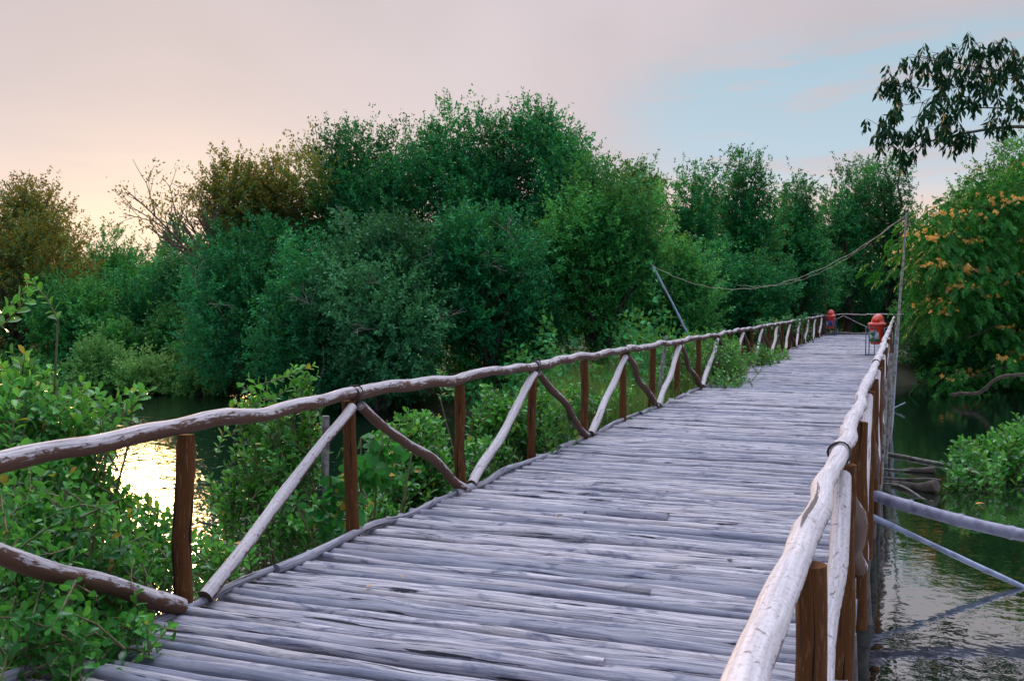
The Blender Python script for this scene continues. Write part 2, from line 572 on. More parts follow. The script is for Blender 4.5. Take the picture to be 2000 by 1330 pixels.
def leaves(mb, pos, dirs, nrm, length, width, tmpl=T_DIA, tint=None):
    N = len(pos)
    if N == 0:
        return
    X = dirs / np.maximum(1e-9, np.linalg.norm(dirs, axis=1))[:, None]
    Y = np.cross(nrm, X)
    Y /= np.maximum(1e-9, np.linalg.norm(Y, axis=1))[:, None]
    Zv = np.cross(X, Y)
    length = np.broadcast_to(length, (N,))
    width = np.broadcast_to(width, (N,))
    TV, TF = tmpl
    k = len(TV)
    V = pos[:, None, :] + (TV[None, :, 0, None] * length[:, None, None]) * X[:, None, :] \
        + (TV[None, :, 1, None] * width[:, None, None]) * Y[:, None, :] \
        + (TV[None, :, 2, None] * length[:, None, None]) * Zv[:, None, :]
    V = V.reshape(-1, 3)
    if tint is None:
        tint = R.random(N)
    off = (np.arange(N) * k)[:, None, None]
    first = True
    for f in TF:
        F = (f[None] + off).reshape(-1, f.shape[1])
        if first:
            mb.add(V, F, np.repeat(tint, len(f)))
            base = mb.n - len(V)
            first = False
        else:
            mb.loops.append((F + base).ravel())
            mb.sizes.append(np.full(len(F), F.shape[1], int))
            mb.tint.append(np.repeat(tint, len(f)))
            mb.uv.append(np.zeros((F.size, 2)))


def rdir(n, up=0.0):
    v = R.normal(size=(n, 3))
    v[:, 2] += up
    return v / np.linalg.norm(v, axis=1)[:, None]


def struct(name, V, F, mat, uv=None):
    mb = MB()
    mb.add(V, F)
    o = mb.build(name, mat)
    o['kind'] = 'structure'
    return o


# ------------------------------------------------------------------ water and ground
WS = 420
xs = np.linspace(-WS, WS, 3)
struct('water', [(-WS, -WS, WATER), (WS, -WS, WATER), (WS, WS, WATER), (-WS, WS, WATER)], [[0, 1, 2, 3]], M['water'])

# the shore line: distance from the viewpoint in each direction
B_PX = np.array([-3000, -600, 0, 430, 700, 1000, 1150, 1400, 1600, 1757, 1850, 2000, 2400, 3500])
B_Z = np.array([26, 26, 27.5, 28, 26, 21, 18.0, 16.5, 20.0, 31, 31.5, 31.5, 26, 22.])


def shore(az):
    ang = np.arctan((B_PX - 1000) / 2000)
    Zs = np.interp(az, ang, B_Z)
    return Zs / np.maximum(0.2, np.cos(az))


def ground_h(x, y):
    f = -math.sin(YAW) * x + math.cos(YAW) * y
    r = math.cos(YAW) * x + math.sin(YAW) * y
    az = np.arctan2(r, f)
    D = np.hypot(r, f)
    s = D - shore(az)
    h = WATER - 0.5 + 0.95 * np.clip((s + 1.5) / 4.0, 0, 1) ** 0.8
    h = h + 0.12 * np.sin(x * 0.9 + 1) * np.cos(y * 0.7) * np.clip((s + 1) / 4, 0, 1)
    h = np.where(f < 2, WATER - 0.6, h)
    return h


gx = np.concatenate([np.linspace(-420, -60, 10), np.linspace(-57, 40, 150), np.linspace(46, 420, 10)])
gy = np.concatenate([np.linspace(-420, -4, 8), np.linspace(0, 90, 140), np.linspace(96, 420, 12)])
XX, YY = np.meshgrid(gx, gy, indexing='ij')
HH = ground_h(XX, YY)
V = np.stack([XX, YY, HH], -1).reshape(-1, 3)
ni, nj = len(gx), len(gy)
i, j = np.meshgrid(np.arange(ni - 1), np.arange(nj - 1), indexing='ij')
F = np.stack([i * nj + j, (i + 1) * nj + j, (i + 1) * nj + j + 1, i * nj + j + 1], -1).reshape(-1, 4)
struct('ground', V, F, M['mud'])

# ------------------------------------------------------------------ boardwalk
XL, XR = -3.46, -0.235          # the lines of the two railings
bw = thing('boardwalk', (-1.8, 1.0, 0), 'long boardwalk of weathered grey crosswise poles over the pond', 'boardwalk')
YEND = 54.0


def log_row(mb_fn, y, pitch, near):
    """one crosswise pole, or two laid end by end"""
    n = 30 if near else 12
    r = pitch * R.uniform(0.405, 0.475)
    x0, x1 = XL - 0.03 + R.normal() * 0.035, -0.215 + R.normal() * 0.018
    spans = [(x0, x1)]
    if R.random() < 0.12:
        c = R.uniform(-2.6, -1.0)
        spans = [(x0, c + 0.25), (c - 0.05, x1)]
    tilt = R.normal() * 0.010
    for q, (a, b_) in enumerate(spans):
        s = np.linspace(a, b_, n if len(spans) == 1 else max(6, n // 2 + 2))
        yy = y + wav(s, 0.011, 2.6) + tilt * (s + 1.8) * 1.0
        if len(spans) == 2:
            yy += (0.010 if q else -0.008)
        taper = R.uniform(-0.16, 0.16)
        rr = r * (1 + taper * (s - s.mean()) / 1.7) * (1 + wav(s, 0.05, 5.5))
        if len(spans) == 2:
            rr *= 0.93
        zz = -rr * 1.0 + wav(s, 0.004, 3.1) + R.normal() * 0.011
        mb = mb_fn()
        tube(mb, np.stack([s, yy, zz], -1), rr, 12 if near else 8, tint=R.random() ** 2, squash=1.0, lump=0.06)
        yield mb


yy_ = 1.2
rows = []
while yy_ < YEND:
    p = float(np.clip(R.normal(0.100, 0.025), 0.055, 0.155))
    rows.append((yy_ + p / 2, p))
    yy_ += p * 0.985
far = MB()
cnt = 0
rows.sort()
for y, p in rows:
    near = y > 2.0 and cnt < 100
    if near:
        for mb in log_row(MB, y, p, True):
            mb.build('deck_log', M['deck'], bw)
            cnt += 1
    else:
        for mb in log_row(lambda: far, y, p, y < 16):
            pass
fo = far.build('deck_logs', M['deck'], bw)
fo['kind'] = 'stuff'
fo['label'] = 'the far run of weathered deck poles'
# long bearers under the deck and poles along its edges
for x in (-3.2, -1.8, -0.36):
    mb = MB()
    pts, rad = pole((x, 1.0, -0.21), (x, YEND, -0.21), 0.07, 0.07, 90, 0.012, 1.4)
    tube(mb, pts, rad, 8)
    mb.build('bearer', M['piling'], bw)
y = 2.2
while y < YEND - 3:
    ln = R.uniform(2.4, 3.8)
    mb = MB()
    pts, rad = pole((XL + 0.03, y, 0.018), (XL + 0.03 + R.normal() * 0.03, min(y + ln, YEND), 0.018), 0.034, 0.020, 20, 0.013, 3.0)
    tube(mb, pts, rad, 8, lump=0.05)
    mb.build('edge_pole', M['deck'], bw)
    y += ln * 0.985
mb = MB()
pts, rad = pole((-5.2, YEND + 0.1, 0.03), (2.0, YEND + 0.1, 0.05), 0.09, 0.08, 20, 0.015)
tube(mb, pts, rad, 8)
mb.build('end_beam', M['piling'], bw)
for k in range(17):
    yk = 2.2 + k * 3.1
    for x in (-3.3, -0.24):
        if ground_h(np.array([x]), np.array([yk]))[0] > -0.2:
            continue
        mb = MB()
        pts, rad = pole((x + R.normal() * 0.04, yk, WATER - 0.6), (x, yk, -0.05), 0.075, 0.065, 7, 0.01)
        tube(mb, pts, rad, 10, lump=0.05)
        mb.build('piling', M['piling'], bw)
# short cross ends sticking out under the right edge
for k in range(16):
    yk = 3.0 + k * 1.55 + R.normal() * 0.15
    mb = MB()
    pts, rad = pole((-0.9, yk, -0.30), (-0.19 + R.uniform(-0.03, 0.04), yk, -0.31), 0.055, 0.05, 6, 0.004)
    tube(mb, pts, rad, 9)
    mb.build('cross_beam', M['piling'], bw)

# ------------------------------------------------------------------ railings
def railing(name, label, x, ts, base_even, first_joint, zt, rail_r, rail_mat, nearz=0.0):
    root = thing(name, (x, ts[0], 0), label, 'railing')
    tops = []
    for k, tt in enumerate(ts):
        h = zt + R.normal() * 0.010
        tops.append(h)
        mb = MB()
        xo = x - 0.03 if x < -1 else x + 0.025
        r = 0.048 * R.uniform(0.9, 1.1)
        pts, rad = pole((xo + R.normal() * 0.015, tt + R.normal() * 0.02, -0.35), (xo, tt + R.normal() * 0.02, h - 0.045), r * 1.04, r * 0.93, 16, 0.005, 4, 0.035)
        tube(mb, pts, rad, 14, lump=0.06)
        mb.build('post', M['post'], root)
    # braces
    for k in range(len(ts) - 1):
        bi, ti = (k, k + 1) if (k % 2 == 0) == base_even else (k + 1, k)
        s = 1 if ti > bi else -1
        a = (x + 0.035, ts[bi] + s * 0.10, 0.035)
        b_ = (x + 0.02, ts[ti] - s * 0.06, tops[ti] - 0.085)
        up_right = ti > bi
        mb = MB()
        r = R.uniform(0.036, 0.045)
        pts, rad = pole(a, b_, r * 1.08, r * 0.9, 18, 0.013 if up_right else 0.022, 2.6, 0.05)
        tube(mb, pts, rad, 12, lump=0.06)
        mb.build('brace', M['pale'] if up_right else M['bark'], root)
    # top rails, each two bays long, butted at the joints
    j = first_joint
    knots = [k for k in range(len(ts)) if k % 2 == j]
    ends = [ts[0] - 1.6] + [ts[k] for k in knots] + ([ts[-1] + 0.6] if knots[-1] != len(ts) - 1 else [])
    zs = lambda yv: np.interp(yv, ts, tops)
    for a, b_ in zip(ends[:-1], ends[1:]):
        if b_ - a < 0.4:
            continue
        n = max(14, int((b_ - a) * 11))
        s = np.linspace(a + 0.006, b_ - 0.006, n)
        e = 1.0
        pts = np.stack([x + wav(s, 0.010 if x < -1 else 0.0075, 3.6) * e, s, zs(s) + wav(s, 0.011 if x < -1 else 0.008, 3.4)], -1)
        u = (s - a) / (b_ - a)
        rad = rail_r * (1.08 - 0.16 * u) * (1 + wav(s, 0.03, 8.5))
        for _ in range(R.integers(1, 4)):
            c = R.uniform(a, b_)
            rad *= 1 + 0.11 * np.exp(-((s - c) / 0.045) ** 2)
        mb = MB()
        tube(mb, pts, rad, 16, lump=0.035)
        mb.build('top_rail', rail_mat, root)
    for k in knots:
        if ts[k] > (16 if x < -1 else 6):
            continue
        mb = MB()
        th = np.linspace(0, 2 * math.pi, 17)
        rr = rail_r * 1.24
        pts = np.stack([x + np.cos(th) * rr, ts[k] + 0.02 * np.sin(th * 2) + 0.015, tops[k] + np.sin(th) * rr], -1)
        tube(mb, pts, 0.0055, 6, cap=False)
        mb.build('wire_tie', M['wire'], root)
    return root


def t_of(px):
    """distance along the path of the left railing's post seen at px"""
    d_ = ray(px, 592)
    return XL / d_[0] * d_[1]


lp = [360, 690, 905, 1045, 1145, 1222, 1280, 1327, 1368, 1401]
lt = [t_of(p) for p in lp]
stp = 1.83
lt = [lt[0] - stp] + lt
while lt[-1] < YEND - 1.5:
    lt.append(lt[-1] + stp + R.normal() * 0.06)
railing('log_railing', 'rustic pole railing with crossed braces along the leafy left edge', XL, lt, False, 0, 0.955, 0.045, M['bark'])
rt = [1.0, 2.78]
while rt[-1] < YEND - 2:
    rt.append(rt[-1] + 1.80 + R.normal() * 0.05)
railing('log_railing', 'rustic pole railing with bleached knobbly handrail beside open water', XR, rt, False, 0, 0.948, 0.038, M['pale'])

# the cross railing at the far end
er = thing('log_railing', (-2.2, YEND + 1.2, 0), 'low pole railing across the far end of the boardwalk, in deep shade', 'railing')
ex = [-4.6, -2.7, -0.8, 1.1]
for x in ex:
    mb = MB()
    pts, rad = pole((x, YEND + 1.2, -0.5), (x, YEND + 1.2, 0.93), 0.05, 0.045, 6, 0.004)
    tube(mb, pts, rad, 8)
    mb.build('post', M['post'], er)
for a, b_ in ((-5.2, -1.6), (-1.6, 2.0)):
    mb = MB()
    pts, rad = pole((a, YEND + 1.2, 1.0), (b_, YEND + 1.2, 0.97), 0.05, 0.045, 16, 0.02, 2)
    tube(mb, pts, rad, 8)
    mb.build('top_rail', M['bark'], er)
for a, b_ in ((-2.7, -4.4), (-2.7, -1.0), (1.1, -0.6)):
    mb = MB()
    pts, rad = pole((a, YEND + 1.14, 0.92), (b_, YEND + 1.14, 0.06), 0.036, 0.036, 12, 0.02, 2)
    tube(mb, pts, rad, 8)
    mb.build('brace', M['bark'], er)


# ------------------------------------------------------------------ litter bins
def rring(w, dpt, z, n=20, p=3.2):
    th = np.linspace(0, 2 * math.pi, n, endpoint=False)
    c, s = np.cos(th), np.sin(th)
    x = np.sign(c) * np.abs(c) ** (2 / p) * w / 2
    y = np.sign(s) * np.abs(s) ** (2 / p) * dpt / 2
    return np.stack([x, y, np.full(n, z)], -1)


def loft(mb, rings, cap0=True, cap1=True):
    n = len(rings[0])
    V = np.concatenate(rings)
    i, j = np.meshgrid(np.arange(len(rings) - 1), np.arange(n), indexing='ij')
    j2 = (j + 1) % n
    mb.add(V, np.stack([i * n + j, i * n + j2, (i + 1) * n + j2, (i + 1) * n + j], -1).reshape(-1, 4))
    if cap0:
        mb.add(rings[0][::-1], [list(range(n))])
    if cap1:
        mb.add(rings[-1], [list(range(n))])


def bin_(loc, rz, label, sticker):
    """swing-top bin hung in a tubular steel stand; front faces -y"""
    root = thing('litter_bin', loc, label, 'litter bin', 'orange litter bins on the boardwalk')
    root['_o'] = [0, 0, 0]
    root.rotation_euler = (0, 0, rz)
    mb = MB()
    loft(mb, [rring(0.32, 0.30, 0.34), rring(0.34, 0.32, 0.36), rring(0.41, 0.39, 0.78), rring(0.42, 0.40, 0.80), rring(0.46, 0.44, 0.805), rring(0.46, 0.44, 0.835), rring(0.43, 0.41, 0.84), rring(0.44, 0.42, 0.94)], True, False)
    mb.build('body', M['red'], root)
    mb = MB()
    rings = [rring(0.50, 0.48, 0.925), rring(0.51, 0.49, 0.945), rring(0.49, 0.47, 0.975), rring(0.40, 0.38, 1.00)]
    for k in range(7):
        a = k / 6 * math.pi / 2
        rg = rring(0.34 * math.cos(a) + 0.02, 0.34 * math.cos(a) + 0.02, 1.0 + 0.26 * math.sin(a) ** 0.9, 20, 2.4)
        rg[:, 0] += 0.02 + 0.02 * math.sin(a)
        rings.append(rg)
    loft(mb, rings)
    lid = mb.build('lid', M['lid'], root)
    mb = MB()
    box(mb, (0.02, -0.178, 1.06), 0.22, 0.012, 0.11)
    mb.build('flap', M['red'], lid)
    mb = MB()
    w, dp = 0.28, 0.16
    for s in (-1, 1):
        tube(mb, [(s * w, -dp, 0.02), (s * w, -dp, 0.84), (s * w, dp, 0.84), (s * w, dp, 0.02)], 0.016, 8)
        tube(mb, [(s * w, -dp, 0.025), (s * w, dp, 0.025)], 0.016, 8)
    tube(mb, [(-w, dp, 0.84), (w, dp, 0.84)], 0.015, 8)
    tube(mb, [(-w, -dp - 0.03, 0.86), (0.0, -dp - 0.1, 0.86), (0.02, -dp - 0.1, 0.02)], 0.012, 8)
    tube(mb, [(-w, -dp, 0.03), (w, -dp, 0.03)], 0.014, 8)
    mb.build('stand', M['steel'], root)
    # the printed panel on the front
    def fr(z):
        return -(0.15 + (z - 0.34) / 0.44 * 0.045) - 0.012
    def quad(x0, x1, z0, z1, off, mat, name, par):
        mb = MB()
        o_ = 0.004
        y0, y1 = fr(z0) - off, fr(z1) - off
        V = [(x0, y0, z0), (x1, y0, z0), (x1, y1, z1), (x0, y1, z1), (x0, y0 + o_, z0), (x1, y0 + o_, z0), (x1, y1 + o_, z1), (x0, y1 + o_, z1)]
        mb.add(V, [[0, 1, 2, 3], [5, 4, 7, 6], [4, 0, 3, 7], [1, 5, 6, 2], [3, 2, 6, 7], [4, 5, 1, 0]])
        return mb.build(name, mat, par, smooth=False)
    if sticker == 'green':
        pn = quad(-0.16, 0.12, 0.42, 0.71, 0.0, M['white'], 'panel', root)
        quad(-0.16, 0.12, 0.42, 0.505, 0.003, M['green'], 'green_band', pn)
        mb = MB()
        z1, z2 = 0.695, 0.60
        for (pa, pb, pc, pd) in (((-0.14, .695), (-0.14, .65), (0.03, .65), (0.03, .695)),):
            V = [(x, fr(z) - 0.004, z) for x, z in (pb, pc, pd, pa)]
            mb.add(V, [[0, 1, 2, 3]])
        V = [(x, fr(z) - 0.004, z) for x, z in ((-0.055, 0.565), (0.03, 0.65), (-0.14, 0.65))]
        mb.add(V, [[0, 1, 2]])
        V = [(x, fr(z) - 0.0045, z) for x, z in ((-0.13, 0.505), (0.02, 0.505), (-0.055, 0.56))]
        mb.add(V, [[0, 1, 2]])
        mb.build('green_emblem', M['green'], pn, smooth=False)
        quad(-0.13, 0.06, 0.725, 0.765, 0.0, M['white'], 'paper_strip', root)
    else:
        pn = quad(-0.17, -0.03, 0.44, 0.72, 0.0, M['blue'], 'panel', root)
        quad(-0.13, -0.07, 0.47, 0.68, 0.003, M['white'], 'white_mark', pn)
        quad(0.03, 0.17, 0.44, 0.72, 0.0, M['blue'], 'panel', root)
    return root


bin_(G(1712, 694, 0.0), math.radians(-16), 'orange litter bin with green and white panel beside the right handrail', 'green')
bin_(G(1621, 655, 0.0), math.radians(-10), 'red litter bin with blue panels at the far end of the left railing', 'blue')


# ------------------------------------------------------------------ poles, stakes, cables, driftwood
def stick(name, label, cat, a, b_, r0, r1, mat, n=14, bend=0.01, sides=8, group=None, fr=2.0):
    mb = MB()
    pts, rad = pole(a, b_, r0, r1, n, bend, fr)
    tube(mb, pts, rad, sides)
    o = mb.build(name, mat)
    return tag(o, label, cat, group)


def bamboo(name, label, a, b_, r, mat):
    a, b_ = np.asarray(a), np.asarray(b_)
    L = np.linalg.norm(b_ - a)
    ss_, rr = [], []
    u = 0.0
    while u < L:
        for du, k in ((0, 1.0), (0.02, 1.0), (0.2, 0.97), (0.36, 1.0), (0.385, 1.13), (0.40, 1.13), (0.415, 1.0)):
            if u + du < L:
                ss_.append(u + du)
                rr.append(r * k)
        u += 0.42
    s = np.array(ss_) / L
    pts = a + (b_ - a) * s[:, None]
    pts[:, 2] -= 0.04 * np.sin(np.pi * s)
    mb = MB()
    tube(mb, pts, rr, 12)
    o = mb.build(name, mat)
    return tag(o, label, 'pole')


bamboo('bamboo_pole', 'thick grey bamboo pole reaching out over the water from the deck edge', P(1690, 962, 9.4), P(2120, 1068, 8.6), 0.056, M['bamboo'])
stick('thin_pole', 'thin pale blue pole slanting from the deck down into the water', 'pole', P(1690, 1002, 9.3), P(2010, 1152, 9.0), 0.026, 0.024, M['bluepole'], bend=0.004)
top_r = P(1771, 415, 18.6)
stick('tall_pole', 'tall slim grey pole rising from the water beside the right railing, carrying the cables', 'pole', P(1735, 880, 18.2), top_r, 0.034, 0.016, M['stake'], 20, 0.005)
top_l = P(1274, 518, 25)
stick('leaning_pole', 'thin bluish pole leaning left behind the left railing, holding the cable end', 'pole', P(1392, 742, 25), top_l, 0.030, 0.024, M['bluepole'], 14, 0.008)
far_top = P(1612, 508, 50)
stick('far_pole', 'thin dark upright pole beyond the end of the left railing', 'pole', P(1612, 668, 50), far_top, 0.04, 0.03, M['trunk'])
stick('wooden_stake', 'square grey stake standing behind the second post of the left railing', 'stake', P(640, 1100, 7.7), P(636, 812, 7.7), 0.036, 0.032, M['stake'], 8, 0.006, 4)
stick('wooden_stake', 'grey stake leaning behind the left railing beside the grass', 'stake', P(1288, 760, 16.5), P(1302, 655, 16.5), 0.03, 0.028, M['stake'], 8, 0.006, 5)


def cable(label, a, b_, sag, r, n=40, extra=None):
    s = np.linspace(0, 1, n)
    a, b_ = np.asarray(a), np.asarray(b_)
    pts = a + (b_ - a) * s[:, None]
    pts[:, 2] -= sag * 4 * s * (1 - s) + 0.012 * np.sin(s * 70)
    mb = MB()
    tube(mb, pts, r, 5)
    return tag(mb.build('cable', M['cable']), label, 'cable')


cable('pale cable sagging from the tall pole across to the leaning pole', top_l, top_r - [0, 0, 0.04], 0.93, 0.006)
cable('lower, shorter cable drooping from the tall pole to the main cable', P(1440, 556, 22.5), P(1745, 436, 18.9), 0.42, 0.004)
# side stakes standing outside the right railing
for q, (px0, py0, Z0, px1, py1, mt, lb) in enumerate([
        (1737, 850, 19.5, 1752, 640, 'bluepole', 'pale stake tied to the tall pole, outside the right railing'),
        (1712, 1010, 12.0, 1722, 735, 'piling', 'dark weathered stake standing outside the right railing, in line with the driftwood'),
        (1716, 965, 13.5, 1728, 740, 'stake', 'grey split stake outside the right railing, nearest the thin white stick'),
        (1726, 900, 16.0, 1741, 690, 'stake', 'slim grey stake outside the right railing, just before the tall pole')]):
    a = P(px0, py0, Z0)
    a[2] = WATER - 0.4
    stick('wooden_stake', lb, 'stake', a, P(px1, py1, Z0), 0.042, 0.036, M[mt], 12, 0.012, 8)
# slender sticks and driftwood lying on the water at the right
W0 = WATER + 0.012
stick('floating_stick', 'long pale stick on the water reaching into the low bush', 'stick', G(1722, 884, W0), G(1905, 917, W0 + 0.02), 0.025, 0.016, M['stake'], 16, 0.01)
stick('floating_stick', 'short thin stick on the water above the black driftwood', 'stick', G(1720, 915, W0), G(1778, 918, W0 + 0.02), 0.016, 0.010, M['stake'], 10, 0.01)
stick('floating_stick', 'thin white forked stick poking from the water by the stakes', 'stick', G(1738, 800, W0), P(1768, 786, 24.0), 0.02, 0.012, M['bluepole'], 8, 0.01)
stick('floating_stick', 'dark straight stick lying on the water below the long pale one', 'stick', G(1716, 932, W0), G(1838, 938, W0 + 0.02), 0.022, 0.014, M['piling'], 10, 0.012)
stick('floating_stick', 'curved dark stick with pale tip slanting towards the thick bamboo', 'stick', G(1716, 945, W0), G(1822, 978, W0), 0.02, 0.010, M['stake'], 14, 0.04)
stick('driftwood', 'black curved driftwood log half sunk beside the low bush', 'driftwood', G(1745, 945, W0), G(1830, 948, W0 + 0.09), 0.05, 0.085, M['trunk'], 12, 0.03, 9)
stick('driftwood', 'dark driftwood branch floating behind the black log', 'driftwood', G(1768, 918, W0), G(1826, 916, W0 + 0.05), 0.03, 0.045, M['trunk'], 12, 0.02, 8)
stick('fallen_branch', 'bare grey fallen branch lying along the far right bank', 'branch', P(1860, 772, 26), P(2040, 722, 24), 0.05, 0.035, M['trunk'], 14, 0.08, 8)
# floating yellow leaf on the water and dry leaves on the deck
def flat_leaf(p, ln, lab, grp, mat, ang):
    mb = MB()
    leaves(mb, np.array([p]), np.array([[math.cos(ang), math.sin(ang), 0.1]]), np.array([[0.1, 0.1, 1.0]]), ln, ln * 0.55, T_LEAF, np.array([1.0]))
    o = mb.build('leaf', mat)
    tag(o, lab, 'leaf', grp)


flat_leaf(G(1905, 984, W0 + 0.01), 0.13, 'bright orange leaf floating on the water below the low bush', None, M['yellow'], 0.6)
flat_leaf(G(1594, 772, 0.02), 0.10, 'small orange dry leaf lying mid-deck, nearer than the litter bins', None, M['yellow'], 2.0)
for px, py, lb in ((1592, 699, 'dark dry leaf on the deck, left of the nearer litter bin'),
                   (1640, 703, 'curled dark dry leaf on the deck, close to the nearer litter bin'),
                   (1088, 1010, 'pale scrap of leaf on the deck beside the third left post')):
    flat_leaf(G(px, py, 0.02), 0.09, lb, 'dry leaves on the deck', M['twig'], px * 0.7)


for q in range(16):
    px, py = R.uniform(500, 1450), R.uniform(740, 1250)
    g = G(px, py, 0.012)
    if XL + 0.2 < g[0] < XR - 0.3:
        flat_leaf(g, R.uniform(0.025, 0.05), 'tiny dry leaf scrap scattered on the deck poles', 'dry leaf scraps scattered on the deck', M['twig'] if q % 3 else M['yellow'], R.random() * 6)


# ------------------------------------------------------------------ trees
def limb_tree(mb, base, targets, r0, sides=7):
    """trunk that forks towards the given points"""
    base = np.asarray(base, float)
    for tg in targets:
        n = 9
        s = np.linspace(0, 1, n)
        c1 = base + (tg - base) * [0.15, 0.15, 0.55]
        pts = ((1 - s) ** 2)[:, None] * base + (2 * s * (1 - s))[:, None] * c1 + (s ** 2)[:, None] * tg
        L = np.linalg.norm(tg - base)
        pts[1:-1] += R.normal(size=(n - 2, 3)) * 0.018 * L
        tube(mb, pts, r0 * (1 - 0.82 * s), sides, cap=False)


def crown(mb, wood, lobes, n_leaves, leaf, width, upd=0.5, sprig=0.0, core=0.25, base=None):
    """lobes: list of (centre, radii). Leaves grow in sprays along twigs near the lobes' shells."""
    vol = np.array([r[0] * r[1] * r[2] for c, r in lobes]) ** 0.67
    vol /= vol.sum()
    per = 16
    for (c, r), w in zip(lobes, vol):
        ns = max(4, int(n_leaves * w / per))
        u = rdir(ns)
        rad = 1 - (R.random(ns) ** 1.8) * 0.62
        lump = 1 + 0.20 * np.sin(u[:, 0] * 6 + c[0]) * np.sin(u[:, 1] * 5 + c[1]) + 0.15 * np.sin(u[:, 2] * 8 + c[2]) + 0.12 * np.sin(u[:, 0] * 15 + u[:, 2] * 13)
        tip0 = c + u * rad[:, None] * lump[:, None] * np.array(r)
        dr = u * 0.8 + rdir(ns) * 0.55 + np.array([0, 0, upd])
        dr /= np.linalg.norm(dr, axis=1)[:, None]
        tl = R.uniform(0.25, 0.55, ns) * (leaf / 0.11) ** 0.5
        if sprig:
            tall = (R.random(ns) < sprig) & (u[:, 2] > 0.25)
            tl[tall] *= R.uniform(1.3, 2.1, tall.sum())
        k = per
        s = R.random((ns, k)) ** 0.7
        posn = tip0[:, None, :] + dr[:, None, :] * (tl[:, None] * s)[:, :, None]
        posn = posn + R.normal(size=(ns, k, 3)) * 0.030 * (leaf / 0.11)
        ld = dr[:, None, :] * 0.7 + R.normal(size=(ns, k, 3)) * 0.62
        nr = rdir(ns * k, 0.9)
        tn = np.clip((R.random() - 0.5) * 0.75 + (R.random(ns)[:, None] * 0.6 + R.random((ns, k)) * 0.4), 0, 1)
        ll = leaf * R.uniform(0.7, 1.2, ns * k)
        leaves(mb, posn.reshape(-1, 3), ld.reshape(-1, 3), nr, ll, width * ll / leaf, T_DIA, tn.ravel())


def auto_lobes(c, r, n, k=0.36):
    c, r = np.asarray(c, float), np.asarray(r, float)
    out_ = [(c, r * 0.66)]
    for q in range(n):
        u = rdir(1, 0.15)[0]
        f = R.uniform(0.62, 0.88)
        s = R.uniform(0.55, 1.45) * k
        out_.append((c + u * r * f * R.uniform(0.8, 1.12), r * s * np.array([R.uniform(0.7, 1.3), R.uniform(0.7, 1.3), R.uniform(0.65, 1.25)])))
    return out_


def bare(mb, p, dr, ln, r, lev):
    s = np.linspace(0, 1, 5)
    pts = p + dr * ln * s[:, None] + (s ** 2)[:, None] * rdir(1)[0] * 0.2 * ln
    tube(mb, pts, r * (1 - 0.45 * s), 4, cap=False)
    if lev:
        for q in range(R.integers(2, 5)):
            bare(mb, pts[R.integers(1, 5)], unit(dr + rdir(1)[0] * 0.6), ln * R.uniform(0.5, 0.8), r * 0.6, lev - 1)


def tree(name, label, cat, px, top, half, bot, Z, mat, n=30000, leaf=0.10, depth=None, group='trees round the pond', extra=(), sprig=0.25, nl=22, upd=0.5, k=0.34, trunk_px=None, twigs=0):
    sc = Z / 2000
    rx, rz = half * sc, (bot - top) / 2 * sc
    ry = depth or min(rx * 0.9, 3.2)
    c = P(px, (top + bot) / 2, Z)
    lobes = auto_lobes(c, (rx, ry, rz), nl, k)
    # frame: lobes were laid out on world axes; radii are near enough equal
    for (ex_, ey_, er_) in extra:
        q = P(ex_, ey_, Z + R.normal() * 0.5)
        rr = er_ * sc
        lobes.append((q, np.array([rr, rr, rr * 1.05])))
    bx = trunk_px if trunk_px is not None else px
    b0 = P(bx, bot, Z)
    b0[2] = min(float(ground_h(np.array([b0[0]]), np.array([b0[1]]))[0]) - 0.15, c[2] - rz * 0.5)
    b0[2] = max(b0[2], WATER - 0.5)
    root = thing(name, b0, label, cat, group)
    wd = MB()
    limb_tree(wd, b0, [l[0] + l[1] * R.uniform(-0.2, 0.5, 3) for l in lobes], 0.11 * max(0.7, rz / 3))
    cr = MB()
    crown(cr, wd, lobes, int(n * (1.6 if cat == 'tree' else 1.3)), leaf, leaf * 0.48, upd, sprig)
    wd.build('trunk', M['trunk'], root)
    cr.build('crown', mat, root)
    if twigs:
        for q in range(twigs):
            tw = MB()
            c_, r_ = lobes[R.integers(1, len(lobes))]
            u = rdir(1)[0]
            u = unit(u - 1.1 * FW * (1 if np.dot(u, FW) > -0.3 else 0))
            bare(tw, c_ + u * r_ * 0.7, unit(u + [0, 0, 0.1]), R.uniform(0.35, 0.7), 0.012, 2)
            tw.build('dead_twig', M['twig_pale'], root)
    return root


LD, LM, LG = M['leaf_dark'], M['leaf_mid'], M['leaf_grey']
tree('mangrove_tree', 'rounded dark tree with gold-lit top at the left edge', 'tree', 30, 378, 150, 720, 33, M['leaf_goldlit'], 38000, extra=[(120, 520, 50), (150, 600, 45), (60, 430, 45)])
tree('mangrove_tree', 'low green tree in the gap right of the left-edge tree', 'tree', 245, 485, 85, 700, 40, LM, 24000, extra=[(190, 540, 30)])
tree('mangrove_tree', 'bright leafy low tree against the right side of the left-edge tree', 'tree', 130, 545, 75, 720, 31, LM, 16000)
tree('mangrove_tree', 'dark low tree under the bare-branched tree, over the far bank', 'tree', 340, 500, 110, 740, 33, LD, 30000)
tree('mangrove_tree', 'thin-topped brownish tree leaning left of the tall mass, gold light behind', 'tree', 500, 345, 110, 640, 30, M['leaf_goldlit'], 40000, extra=[(405, 395, 26), (450, 365, 34), (545, 360, 40), (600, 350, 40)], sprig=0.5, k=0.38)
tree('mangrove_tree', 'broad dark tree spreading low over the far end of the pond', 'tree', 520, 450, 165, 780, 27, LD, 46000, twigs=8)
